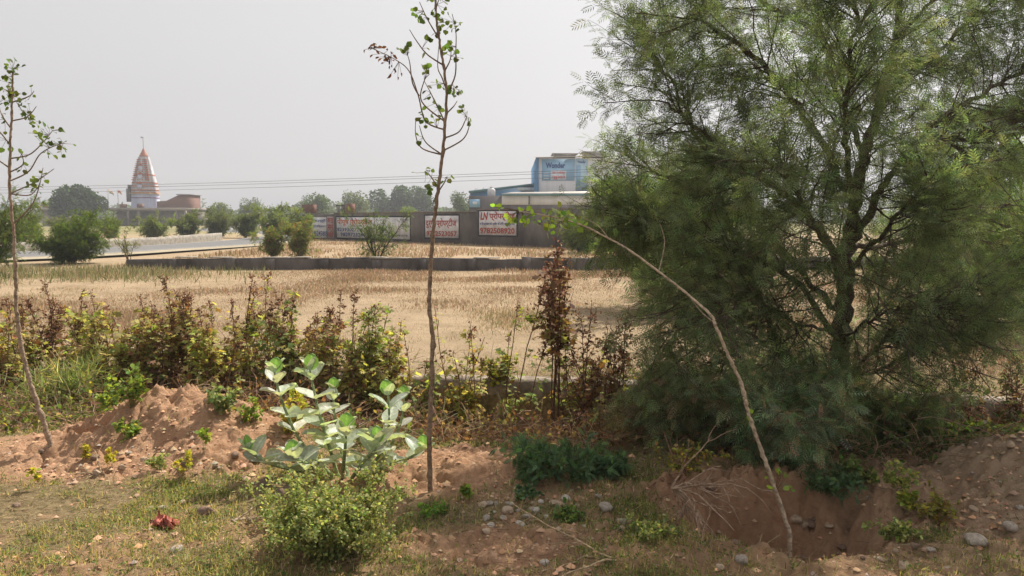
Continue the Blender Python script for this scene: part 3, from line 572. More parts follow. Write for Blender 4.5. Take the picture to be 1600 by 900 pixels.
# ------------------------------------------------------------------ vegetation builders
def far_tree(label, px, Y, ytop, wpx, ybot, seed, col=(.05, .075, .028), n=3800, name='broadleaf_tree', cat='tree', group=None, dens=1., leaf=None):
    r = np.random.default_rng(seed); x = X(px, Y); zt = ZZ(ytop, Y); zb = max(ZZ(ybot, Y), .25); wd = wpx/F*Y/2; hh = (zt-zb)
    t = thing(name, label, cat, (x, Y, 0), group); K = 16
    th = r.uniform(0, 2*np.pi, K); q = r.uniform(0, 1, K); rad = np.sqrt(r.uniform(.02, 1, K))
    cz = zb+hh*(.25+.55*q); cr = wd*.72*rad*np.sqrt(np.maximum(1-((q-.35)*1.25)**2, .15)); C = np.stack([x+cr*np.cos(th), Y+cr*np.sin(th), cz], 1)
    S = np.stack([wd*r.uniform(.28, .46, K), wd*r.uniform(.28, .46, K), hh*r.uniform(.16, .27, K)], 1)
    C[:, 2] = np.minimum(C[:, 2], zt-S[:, 2]*.95)
    i = r.integers(0, K, n); d = nrm(r.normal(size=(n, 3))); rr_ = r.uniform(.3, 1.08, (n, 1))**.5; P = C[i]+d*S[i]*rr_; P[:, 2] = np.maximum(P[:, 2], zb*.8)
    sz = leaf or max(.05, wd*.075); mb = MB(); mb.put(ROUND, P, nrm(d+r.normal(size=(n, 3))*.8), nrm(d+UP*.7+r.normal(size=(n, 3))*.6), sz*r.uniform(.6, 1.4, n), cvar(col, n, r, .22, .1)*(.85+.4*hash2(i*7, i*0, seed))[:, None]); mb.build('crown', LEAF(), t)
    mb = MB(); p0 = np.array([x, Y, -.05]); top = np.array([x+wd*.1*r.normal(), Y, zb+hh*.35]); mb.tube(smooth_path([p0, (p0+top)/2+[wd*.04, 0, 0], top], 4), np.linspace(.06*hh+.03, .03*hh+.02, 9), 7, (.12, .09, .07))
    mb.segs(np.repeat(top[None], K, 0)-[0, 0, hh*.12], C, .02*hh+.01, .006*hh+.003, 5, (.12, .09, .07)); mb.build('trunk', BARK(), t); return t

def bush(label, base, h, wd, seed, nst=9, col=(.10, .13, .03), leafT=FROND, leafs=.09, per=(6, 5, 6), name='shrub', cat='shrub', group=None, droop=-.1, stemcol=(.13, .10, .07), bare=.15, upw=1.3, lean=(0, 0), mat=None, pal=None, rad=.006, leafname='leaves'):
    """multi-stemmed shrub: stems > side branches > twigs > leaves"""
    r = np.random.default_rng(seed); base = np.asarray(base, float); t = thing(name, label, cat, base, group)
    th = r.uniform(0, 2*np.pi, nst); q = np.sqrt(r.uniform(.02, 1, nst)); D = np.stack([q*np.cos(th)*wd/h*1.0+lean[0], q*np.sin(th)*wd/h*1.0+lean[1], np.full(nst, upw*.75)], 1)
    S = base+np.stack([np.cos(th), np.sin(th), 0*th], 1)*(.03*wd*r.random((nst, 1)))
    L = h*r.uniform(.5, 1.06, nst)/np.maximum(nrm(D)[:, 2], .45)*.92; P1 = grow(S, D, L, 7, .09, (0, 0, .15), r)
    s2, d2, i2, t2 = along(P1, per[0], bare, .97, r); P2 = grow(s2, side(d2, r, .75)+UP*.12, L[i2]*.36*(1.15-t2*.75)*r.uniform(.6, 1.2, len(s2)), 4, .14, (0, 0, .1+droop), r)
    s3, d3, i3, t3 = along(P2, per[1], .15, 1, r); P3 = grow(s3, side(d3, r, .7), L[i2][i3]*.13*r.uniform(.5, 1.3, len(s3)), 2, .15, (0, 0, droop), r)
    mb = MB(); R1 = rad*h; wood(mb, P1, R1, R1*.3, 6, stemcol); wood(mb, P2, R1*.34, R1*.14, 4, stemcol); wood(mb, P3, R1*.15, R1*.07, 3, stemcol); mb.build('stem', BARK(), t)
    s4, d4, i4, t4 = along(P3, per[2], .1, 1.05, r); n = len(s4); mb = MB(); c = cvar(col, n, r, .22, .1) if pal is None else pick(pal[0], pal[1], n, r)
    mb.put(leafT, s4, side(d4, r, .9, .35)+[0, 0, droop*.6], nrm(UP+r.normal(size=(n, 3))*.45), leafs*r.uniform(.6, 1.3, n), c); mb.build(leafname, mat or LEAF(), t); return t

# distant trees
GRN = (.055, .085, .03); OLV = (.085, .11, .035); BLG = (.035, .062, .03)
FT = [  # label, px, Y, ytop, width px, ybottom, colour
 ('broad dark green tree standing left of the temple hall', 127, 148, 291, 84, 348, BLG, 6000),
 ('small round tree just right of the temple hall', 345, 165, 314, 44, 352, OLV, 3000),
 ('round light green tree standing apart midway between temple and boundary wall', 391, 175, 309, 42, 350, GRN, 3000),
 ('hazy blue green tree behind the left end of the boundary wall', 478, 190, 302, 36, 350, BLG, 3200),
 ('bushy tree rising behind the brick pillar of the boundary wall', 500, 150, 301, 50, 350, GRN, 3600),
 ('open crowned tree behind the wide painted advert', 557, 150, 294, 48, 350, OLV, 3200),
 ('large rounded hazy tree behind the centre of the boundary wall', 612, 180, 290, 78, 350, BLG, 5200),
 ('dark tree joined to the rounded one, just left of the middle sapling', 652, 185, 291, 64, 350, BLG, 4800),
 ('low light green tree top peeping over the wall coping left of the middle sapling', 640, 110, 321, 34, 350, (.12, .17, .04), 2200),
 ('dark bushy tree behind the small blue sign board', 722, 135, 298, 42, 350, GRN, 3600),
 ('tree top showing behind the white water tank', 750, 130, 293, 36, 345, BLG, 2600),
 ('pale leaning tree top above the blue shed roof', 815, 150, 287, 40, 340, OLV, 1600),
]
for i, (lab, px, Y, yt, wd, yb, c, n) in enumerate(FT): far_tree(lab, px, Y, yt, wd, yb, 100+i, c, n)
# far tree belt at the horizon (a mass nobody could count)
r = np.random.default_rng(5); n = 26000; xx = r.uniform(-330, 330, n); yy = 240+70*r.random(n)+np.abs(xx)*.2; hh = 2.2+4.5*noise(xx, yy*0, .035, 8)+2.5*noise(xx, yy*0, .13, 9)
P = np.stack([xx, yy, hh*r.random(n)], 1); mb = MB(); mb.put(ROUND, P, nrm(r.normal(size=(n, 3))), nrm(r.normal(size=(n, 3))+UP), 1.2*r.uniform(.6, 1.5, n), cvar((.05, .07, .03), n, r)); tag(mb.build('treeline', LEAF()), 'hazy belt of trees along the horizon', 'trees', kind='stuff')

# scrub between the road and the temple, each bush its own
SB = [ # label, px, Y, ytop, halfwidth px, kind
 ('dense feathery green bush beside the road at left, largest of the roadside bushes', 112, 27.5, 343, 56, 0),
 ('thin open shrub with bare forked stems at the roadside', 203, 27, 345, 34, 1),
 ('yellow green roadside scrub bush below the temple columns at left', 178, 60, 343, 30, 2),
 ('yellow green scrub bush directly below the temple spire', 240, 60, 337, 38, 2),
 ('scrub bush below the brick stair block of the temple', 292, 62, 335, 36, 3),
 ('olive scrub bush right of the temple hall', 340, 62, 326, 34, 3),
 ('loose scrub bush with pale twigs under the round light green tree', 385, 60, 328, 34, 3),
 ('light green scrub bush left of the two reddish footed bushes', 432, 56, 322, 38, 2),
 ('light green scrub bush touching the left end of the boundary wall', 466, 52, 330, 30, 2),
 ('small scrub bush with reddish dry foot, left one of the pair by the low wall', 425, 31, 354, 24, 4),
 ('scrub bush with reddish dry foot, right one of the pair by the low wall', 470, 31, 345, 34, 4),
 ('airy green shrub with dark slender trunk in front of the wide advert', 589, 27.5, 303, 50, 5),
 ('grey green scrub bush at far left behind the parapet', 40, 50, 332, 50, 3),
 ('grey green scrub bush beyond the road near the left edge', 105, 58, 340, 44, 3),
 ('tall feathery scrub at the left edge behind the left sapling', -18, 21, 262, 64, 6),
 ('small green shrub beyond the low wall under the factory banner', 905, 36, 330, 50, 2),
 ('green shrub behind the big tree crown right of the factory', 1010, 40, 318, 60, 2),
]
for i, (lab, px, Y, yt, hw, kd) in enumerate(SB):
    b = g3(X(px, Y), Y); h = ZZ(yt, Y)-b[2]; wd = hw/F*Y
    kw = dict(col=(.095, .125, .032)); 
    if kd == 0: kw = dict(col=(.085, .125, .03), nst=26, per=(11, 6, 6), leafs=.16, bare=.03, upw=1.0)
    elif kd == 1: kw = dict(col=(.13, .14, .05), nst=6, per=(6, 3, 3), leafs=.10, bare=.3, rad=.010)
    elif kd == 2: kw = dict(col=(.135, .17, .045), nst=16, per=(9, 5, 5), leafs=.26, bare=.05)
    elif kd == 3: kw = dict(col=(.105, .13, .05), nst=16, per=(9, 5, 5), leafs=.28, bare=.05)
    elif kd == 4: kw = dict(nst=16, per=(8, 5, 6), leafs=.13, bare=.05, pal=([(.13, .17, .045), (.22, .12, .07)], [.75, .25]))
    elif kd == 5: kw = dict(col=(.09, .13, .035), nst=7, per=(13, 5, 4), leafs=.13, bare=.12, rad=.009, stemcol=(.05, .04, .035))
    elif kd == 6: kw = dict(col=(.10, .14, .04), nst=12, per=(10, 6, 5), leafs=.16, bare=.15)
    bush(lab, b, h, wd, 200+i, group='scrub bushes between the wall, road and temple' if kd in (2, 3) else None, **kw)

# ------------------------------------------------------------------ dry grass of the field (uncountable)
def scatter(n, x0, x1, y0, y1, dens, r):
    x = r.uniform(x0, x1, n); y = r.uniform(y0, y1, n); k = r.random(n) < dens(x, y); return x[k], y[k]
def blades(mb, x, y, h, r, pal, wts, lean=.45, W=1.0, dz=-.005):
    n = len(x); P = np.stack([x, y, H(x, y)+dz], 1); th = r.uniform(0, 2*np.pi, n); lz = np.abs(r.normal(size=n))*lean
    D = np.stack([np.cos(th)*lz, np.sin(th)*lz, np.ones(n)], 1); th2 = th+r.normal(size=n)*.5; U = np.stack([-np.cos(th2), -np.sin(th2), .2+0*th], 1)
    mb.put(BLADE, P, D, U, h, pick(pal, wts, n, r, .22, .08), W)
r = np.random.default_rng(31); mb = MB(); n = 330000
yy = 7.7+(r.random(n)**1.15)*17.; xx = r.uniform(-1, 1, n)*(yy*.74+1.2); k = (yy > wall_y(xx)+.15) & (r.random(n) < .35+.9*(noise(xx, yy, .9, 40)+noise(xx, yy, .25, 41)-.6)); xx, yy = xx[k], yy[k]
sc = (.5+.09*yy); grn = noise(xx, yy, .18, 43)
for gsel, pal, wt in (((grn < .7) & ~((xx < -7) & (yy > 19)), [(.43, .32, .205), (.35, .245, .155), (.23, .215, .10), (.34, .22, .145)], [4, 3, .9, 1]), (~((grn < .7) & ~((xx < -7) & (yy > 19))), [(.46, .35, .21), (.26, .26, .11), (.38, .31, .17)], [4, 1.4, 2])):
    gsel = gsel & (r.random(len(xx)) < sst(.12, .55, noise(xx, yy, .33, 49)*.7+noise(xx, yy, 1.4, 55)*.4))
    a, b_ = xx[gsel], yy[gsel]; blades(mb, a, b_, (.035+.045*r.random(len(a)))*(.35+1.0*noise(a, b_, .7, 44)**2)*(.6+.03*b_)*1.15, r, pal, wt, 1.3, 1.1+.13*b_)
tag(mb.build('dry_grass', DRY()), 'dry straw coloured grass covering the field', 'grass', kind='stuff')
mb = MB(); n = 60000; yy = r.uniform(25, 56, n); xx = r.uniform(-17, 22, n); k = noise(xx, yy, .5, 46) > .15; xx, yy = xx[k], yy[k]
wy = A[1]+(xx-A[0])*(Dv[1]/Dv[0]); dr = (yy < wy-.3) & (xx > -13.5); xx, yy = xx[dr], yy[dr]; blades(mb, xx, yy, r.uniform(.05, .18, len(xx))*(.3+noise(xx, yy, .4, 47)), r, [(.46, .33, .21), (.34, .23, .13), (.2, .2, .08)], [4, 3, 1], .6, 4)
tag(mb.build('dry_grass', DRY()), 'dry straw grass between low wall and boundary wall', 'grass', kind='stuff')
# greener tall grass strip in front of the roadside bush
mb = MB(); n = 42000; xx = r.uniform(-20, -6.5, n); yy = r.uniform(16, 25.2, n); k = r.random(n) < 1.2*noise(xx, yy, .8, 48)*gs(xx, yy, -13.5, 22.5, 4.5, 2.6); xx, yy = xx[k], yy[k]; blades(mb, xx, yy, r.uniform(.08, .24, len(xx)), r, [(.19, .21, .08), (.28, .26, .13), (.38, .31, .19)], [3, 2, 2], .9, 1.8)
tag(mb.build('tall_grass', DRY()), 'pale green tall grass below the roadside bushes', 'grass', kind='stuff')

# short turf near the camera
r = np.random.default_rng(33); mb = MB(); n = 330000; yy = 2.6+r.random(n)**.9*3.6; xx = r.uniform(-1, 1, n)*(yy*.75+.6); s = soil(xx, yy)
den = np.clip((noise(xx, yy, 1.6, 50)*.8+noise(xx, yy, 5, 51)*.55+noise(xx, yy, 14, 53)*.3-.45), 0, 1)**1.25*1.35*np.clip(1.25-1.35*s, .03, 1)*sst(6.0, 4.6, yy+.25*xx*(xx > 0))*1.5
den = den*(1-.75*gs(xx, yy, 0, 4.2, 1.0, .7)); k = r.random(n) < den; xx, yy = xx[k], yy[k]; g = noise(xx, yy, 2.2, 52)+noise(xx, yy, 9, 54)*.3
for sel, wt in ((g > .7, [5, 3, 2, 1.5]), (g <= .7, [1.2, 2, 3.5, 3.5])):
    a, b_ = xx[sel], yy[sel]; blades(mb, a, b_, r.uniform(.02, .05, len(a)), r, [(.105, .135, .045), (.19, .20, .075), (.33, .28, .14), (.46, .37, .23)], wt, 1.5, 1.7)
k = r.random(len(xx)) < .45; a, b_ = xx[k], yy[k]; n = len(a); mb.put(OVAL, np.stack([a, b_, H(a, b_)+r.uniform(.002, .025, n)], 1), r.normal(size=(n, 3))*[1, 1, .4], nrm(UP+r.normal(size=(n, 3))*.6), r.uniform(.007, .017, n), pick([(.11, .17, .05), (.19, .24, .08), (.33, .29, .13), (.08, .12, .04)], [3, 3, 1.5, 2], n, r))
tag(mb.build('grass', LEAF()), 'short patchy green and straw turf in the foreground', 'grass', kind='stuff')
mb = MB(); n = 26000; yy = r.uniform(2.7, 7.0, n); xx = r.uniform(-1, 1, n)*(yy*.75+.4); k = r.random(n) < .55*(noise(xx, yy, 2.5, 57)+.2)*(1-.4*soil(xx, yy)); xx, yy = xx[k], yy[k]; n = len(xx)
P = np.stack([xx, yy, H(xx, yy)+.006], 1); th = r.uniform(0, 6.283, n); L_ = r.uniform(.03, .13, n); mb.segs(P, P+np.stack([np.cos(th)*L_, np.sin(th)*L_, r.uniform(-.005, .02, n)], 1), .0013, .0009, 3, pick([(.45, .35, .21), (.33, .22, .13), (.2, .13, .08)], [3, 2, 1], n, r))
tag(mb.build('dry_litter', DRY()), 'dry stalks and twigs littering the turf', 'litter', kind='stuff')

# rocks
def rock_mesh(seed, flat=.6):
    bm = bmesh.new(); bmesh.ops.create_icosphere(bm, subdivisions=3, radius=1); r = np.random.default_rng(seed); ks = r.normal(size=(9, 3)); ks = nrm(ks); off = r.uniform(.55, .95, 9)
    for v in bm.verts:
        c = np.array(v.co[:])
        for q, o_ in zip(ks, off):
            dd = c@q-o_
            if dd > 0: c = c-q*dd*.85
        c = c*(1+.05*math.sin(c[0]*7+seed)*math.sin(c[1]*6)+.02*r.normal()); v.co = (c[0], c[1]*.8, c[2]*flat)
    for f in bm.faces: f.smooth = True
    me = bpy.data.meshes.new('rock'); bm.to_mesh(me); bm.free(); return me
ROCKM = {'grey': flat_mat('grey_stone', (.33, .28, .23), .9, .1, 3, .3, .5, c2=(.47, .40, .33)), 'tan': flat_mat('tan_stone', (.40, .29, .20), .9, .15, 3, .2, .5, c2=(.52, .40, .29)), 'brown': flat_mat('brown_stone', (.22, .15, .11), .9, .15, 3, .3, .5), 'pale': flat_mat('pale_stone', (.5, .44, .37), .9, .15, 3, .2, .5)}
rocks = [rock_mesh(s_, f) for s_, f in ((1, .6), (2, .45), (3, .7), (4, .5), (5, .8))]
def rock(px, py, wpx, label, kind='grey', group=None, shape=None, name='stone'):
    p = ground(px, py); q = np.random.default_rng(int(px*7+py)); sz = wpx/F*p[1]/2; si = shape if shape is not None else int(q.integers(0, 5)); key = (si, kind)
    me = rocks[si].copy(); me.materials.append(ROCKM[kind]); o = bpy.data.objects.new(name, me); COL.objects.link(o); o.location = (p[0], p[1], float(H(p[0], p[1]))+sz*.12); o.scale = (sz, sz*q.uniform(.8, 1.1), sz*q.uniform(.8, 1.15)); o.rotation_euler = (q.normal()*.15, q.normal()*.15, q.uniform(0, 6)); return tag(o, label, 'stone', group)
for a in [(322, 806, 30, 'smooth rounded brown stone lying in the turf left of the low pale bush', 'brown', None, 4), (277, 868, 26, 'small flat grey stone near the lower left turf', 'grey', None, 1), (256, 795, 22, 'curved pale flake of stone left of the rounded brown stone', 'pale', None, 1),
          (236, 797, 15, 'small pale chip at the edge of the bare earth', 'pale', None, 0), (285, 789, 14, 'pinkish chip above the rounded brown stone', 'tan', None, 0), (945, 812, 26, 'pale grey block, largest stone in the gravel right of the middle sapling', 'grey', None, 2), (974, 818, 24, 'grey stone touching the pale block on its right', 'grey', None, 0),
          (972, 838, 18, 'tan stone below the pair of grey stones', 'tan', None, 2), (992, 842, 13, 'little grey stone right of the tan one', 'grey', None, 0), (935, 783, 16, 'small grey stone above the pale block', 'grey', None, 0), (1522, 847, 46, 'large grey slab at the foot of the right earth heap', 'grey', None, 1), (1580, 846, 36, 'grey slab at the right edge below the earth heap', 'grey', None, 1),
          (1576, 737, 16, 'pinkish stone on top of the right earth heap', 'tan', None, 4), (1592, 808, 18, 'grey stone half sunk in the side of the right heap', 'grey', None, 1), (1158, 892, 26, 'angular grey stone at the front lip of the pit', 'grey', None, 2), (850, 888, 20, 'pale stone at the bottom edge of the picture below the gravel', 'pale', None, 2),
          (1250, 884, 20, 'tan stone on the near rim of the pit', 'tan', None, 0), (1410, 890, 26, 'pale tan stone right of the pit rim', 'tan', None, 1), (1478, 896, 24, 'tan stone at the bottom edge right of the pit', 'tan', None, 1), (1125, 896, 18, 'small tan stone left of the angular grey one', 'tan', None, 0), (1455, 868, 18, 'flat grey stone between pit and slabs', 'grey', None, 1), (1520, 815, 16, 'tan stone lying on the slope of the right heap', 'tan', None, 1),
          (450, 775, 44, 'dark brown clod beside the foot of the milkweed', 'brown', None, 3), (412, 765, 34, 'dark brown lump left of the milkweed foot', 'brown', None, 0), (398, 738, 26, 'reddish brown stone below the lowest milkweed leaves', 'brown', None, 0), (25, 795, 16, 'small clod at the left edge of the turf', 'brown', None, 0)]: rock(*a)
r = np.random.default_rng(8)
for k in range(34):
    px, py = r.normal(815, 45), r.normal(798, 16)
    if 745 < px < 905 and 765 < py < 832: rock(px, py, r.uniform(9, 25), f"{['flattish', 'blocky', 'small', 'broken'][k % 4]} {['grey', 'tan', 'pale'][k % 3]} stone at the {['left', 'middle', 'right'][int(px > 795)+int(px > 835)]} {'far' if py < 798 else 'near'} side of the rubble patch", ['grey', 'tan', 'pale'][k % 3], 'stones of the rubble patch', r.integers(0, 4))
for k in range(22):
    px, py = r.normal(300, 110), r.normal(735, 14)
    if 60 < px < 520: rock(px, py, r.uniform(8, 17), ('dark little' if k % 3 else 'light red')+' clod of earth '+('by the foot of the left sapling' if px < 190 else 'below the left slope of the heap' if px < 270 else 'straight below the heap' if px < 340 else 'below the right shoulder of the heap' if px < 410 else 'beside the milkweed foot'), 'brown' if k % 3 else 'tan', 'clods below the left earth heap', None, 'earth_clod')
for k in range(16):
    px, py = r.uniform(1090, 1440), r.uniform(800, 885); rock(px, py, r.uniform(10, 26), f"{['rounded', 'crumbling', 'angular', 'flat'][k % 4]} {'dark' if k % 2 else 'tan'} clod {'on the wall' if py < 835 else 'on the floor'} of the pit, {['left', 'middle', 'right'][int(px > 1200)+int(px > 1320)]} part", 'brown' if k % 2 else 'tan', 'clods inside the pit', None, 'earth_clod')
# gravel and crumbs
r = np.random.default_rng(9); mb = MB(); n = 52000; yy = r.uniform(2.8, 6.2, n); xx = r.uniform(-1, 1, n)*(yy*.75+.3); k = r.random(n) < .04+.9*soil(xx, yy)*(.12+noise(xx, yy, 4, 58)**2*1.1); xx, yy = xx[k], yy[k]; n = len(xx)
sz = r.lognormal(-5.2, .6, n).clip(.0025, .026); P = np.stack([xx, yy, H(xx, yy)+sz*.3], 1); c = pick([(.50, .30, .18), (.46, .32, .21), (.36, .30, .24), (.34, .19, .11)], [5, 2, .5, 3], n, r, .15, .05)
o8 = np.array([(1, 0, 0), (.3, .9, 0), (-.8, .6, 0), (-.9, -.5, 0), (.1, -1, 0), (.1, .1, .75)]); rot = r.uniform(0, 6.28, n); cs, sn = np.cos(rot)[:, None], np.sin(rot)[:, None]
V = np.stack([P[:, 0:1]+sz[:, None]*(o8[:, 0]*cs-o8[:, 1]*sn), P[:, 1:2]+sz[:, None]*(o8[:, 0]*sn+o8[:, 1]*cs), P[:, 2:3]+sz[:, None]*(o8[:, 2]+.1*r.normal(size=(n, 6)))-.002], -1)
T = (np.array([(0, 1, 5), (1, 2, 5), (2, 3, 5), (3, 4, 5), (4, 0, 5)])[None]+(np.arange(n)*6)[:, None, None]).reshape(-1, 3); mb.add(V.reshape(-1, 3), None, T, np.repeat(c, 6, 0)); tag(mb.build('gravel', col_mat('crumbs', 0, .95, .1)), 'crumbs of earth and fine gravel', 'gravel', kind='stuff')
# crumpled red scrap
p = ground(256, 826); r = np.random.default_rng(4); n = 18; u, v = np.meshgrid(np.linspace(-1, 1, n), np.linspace(-1, 1, n)); rad = .055*(1+.25*r.normal(size=(n, n)))
V = np.stack([p[0]+rad*u, p[1]+rad*.7*v, H(p[0]+rad*u, p[1]+rad*.7*v)+.008+.035*np.abs(r.normal(size=(n, n)))*(1-.6*np.maximum(abs(u), abs(v)))], -1).reshape(-1, 3)
i = np.arange(n-1)[:, None]*n+np.arange(n-1)[None]; mb = MB(); mb.add(V, np.stack([i, i+1, i+n+1, i+n], -1).reshape(-1, 4), col=cvar((.50, .16, .11), n*n, r, .3, .05)); tag(mb.build('scrap', col_mat('scrap', .1, .7, .3), origin=p), 'crumpled reddish scrap of wrapping lying on the turf at lower left', 'litter')

# ------------------------------------------------------------------ the weeds behind the ditch
YG = [(.40, .38, .13), (.28, .30, .10), (.48, .41, .16), (.26, .15, .07), (.15, .08, .05)]
GN = [(.21, .25, .08), (.29, .31, .11), (.15, .18, .06), (.36, .33, .07), (.22, .12, .07)]
BR = [(.20, .11, .07), (.26, .15, .09), (.15, .08, .05), (.33, .23, .12), (.25, .26, .09)]
MX = [(.38, .36, .14), (.27, .28, .10), (.30, .18, .10), (.19, .10, .065), (.45, .38, .11)]
def weed(label, px, Y, ytop, hw, kind, seed, nst=5, cap=.3, leaf=.055, dens=1., lean=0., bare=.12, gcol=None):
    """tall annual: upright stalks, ascending side branches, lobed leaves, dry brown seed clusters at the tips"""
    r = np.random.default_rng(seed); b = g3(X(px, Y), Y, -.02); zt = ZZ(ytop, Y); h = zt-b[2]; wd = hw/F*Y*1.25; t = thing('weed', label, 'weed', b, gcol); slim = nst < 3
    if not slim: nst += 2
    pal, wt = {'yg': (YG, [3, 3, 2, 1.2, .5]), 'gn': (GN, [4, 3, 3, 1, .6]), 'br': (BR, [3, 3, 2, 1, 1]), 'mx': (MX, [3, 2.4, 2.2, 1.2, 1.4])}[kind]
    th = r.uniform(0, 6.283, nst); q = np.sqrt(r.random(nst)); S = b+np.stack([np.cos(th)*q*wd*.3, np.sin(th)*q*wd*.3, 0*th], 1)
    D = np.stack([np.cos(th)*q*wd*1.0/h+lean, np.sin(th)*q*wd*.8/h, np.ones(nst)], 1)
    if nst == 1: D[:] = [[lean, 0, 1]]
    L = h*r.uniform(.5, .92, nst); L[0] = h; D[0, :2] *= .4; D[0, 0] += lean*.6; P1 = grow(S, D, L*np.linalg.norm(D, axis=1), 9, .06, (0, 0, .05), r)
    k2 = int((8 if slim else 13)*dens) or 1; s2, d2, i2, t2 = along(P1, k2, bare, .95, r); P2 = grow(s2, side(d2, r, .85, .2)+UP*.2, h*(.12 if slim else .24)*(1.15-.8*t2)*r.uniform(.3, 1.3, len(s2)), 4, .16, (0, 0, .15), r)
    sc = [(.22, .13, .08), (.28, .19, .11), (.16, .09, .06)][seed % 3] if kind != 'br' else (.13, .07, .05)
    mb = MB(); wood(mb, P1, .006+.002*h, .0025, 6, sc); wood(mb, P2, .0032, .0014, 4, sc); mb.build('stem', BARK(), t)
    s3, d3, i3, t3 = along(P2, 7, .1, 1.0, r); s4, d4, i4, t4 = along(P1, int(16*dens), bare+.05, 1., r); tip_of = np.concatenate([t2[i3], t4])
    S_ = np.concatenate([s3, s4]); Dd = np.concatenate([d3, d4]); n = len(S_); st_i = np.concatenate([i2[i3], i4]); capi = cap*r.uniform(.3, 1.2, nst)*(1 if kind == 'br' or slim else .6); hz = (S_[:, 2]-b[2])/h
    topz = (tip_of > 1-capi[st_i]*r.uniform(.6, 1.2, n)) & (hz > .45 if kind != 'br' else hz > .15); drop = r.random(n) < (.25 if kind == 'br' else .12)
    pdir = side(Dd, r, 1.0, .3)+UP*.1; pl_ = leaf*r.uniform(.3, .9, n); tip = S_+nrm(pdir)*pl_[:, None]
    mb = MB(); g = ~topz & ~drop; c = pick(pal, wt, g.sum(), r, .2, .1); mb.put(LOBED, tip[g], pdir[g]*[1, 1, .3]+[0, 0, -.25], nrm(UP+r.normal(size=(g.sum(), 3))*.5), leaf*r.uniform(.45, 1.25, g.sum()), c)
    mb.segs(S_[g], tip[g], .0012, .001, 3, (.2, .17, .07)); mb.build('leaves', LEAF(), t)
    s5, d5, i5, t5 = along(P1, int(20*max(dens, .6)*max(cap, .1)/.3), 1-cap*.8, 1.02, r); m = s5[:, 2]-b[2] > .5*h; s5, d5 = s5[m], d5[m]
    S6 = np.concatenate([s5, np.repeat(S_[topz], 2, 0)]); D6 = np.concatenate([d5, np.repeat(Dd[topz], 2, 0)]); n = len(S6); S6 = S6+r.normal(size=(n, 3))*.012; mb = MB()
    mb.put(CURL, S6, side(D6, r, 1., .4)+[0, 0, -.3], r.normal(size=(n, 3)), leaf*.6*r.uniform(.5, 1.3, n), pick([(.22, .11, .065), (.30, .17, .10), (.38, .25, .15), (.15, .08, .05)], [3, 3, 1.4, 1], n, r)); mb.build('seed_heads', DRY(), t); return t  # dry seed clusters of the tips, drawn as curled leaf shapes
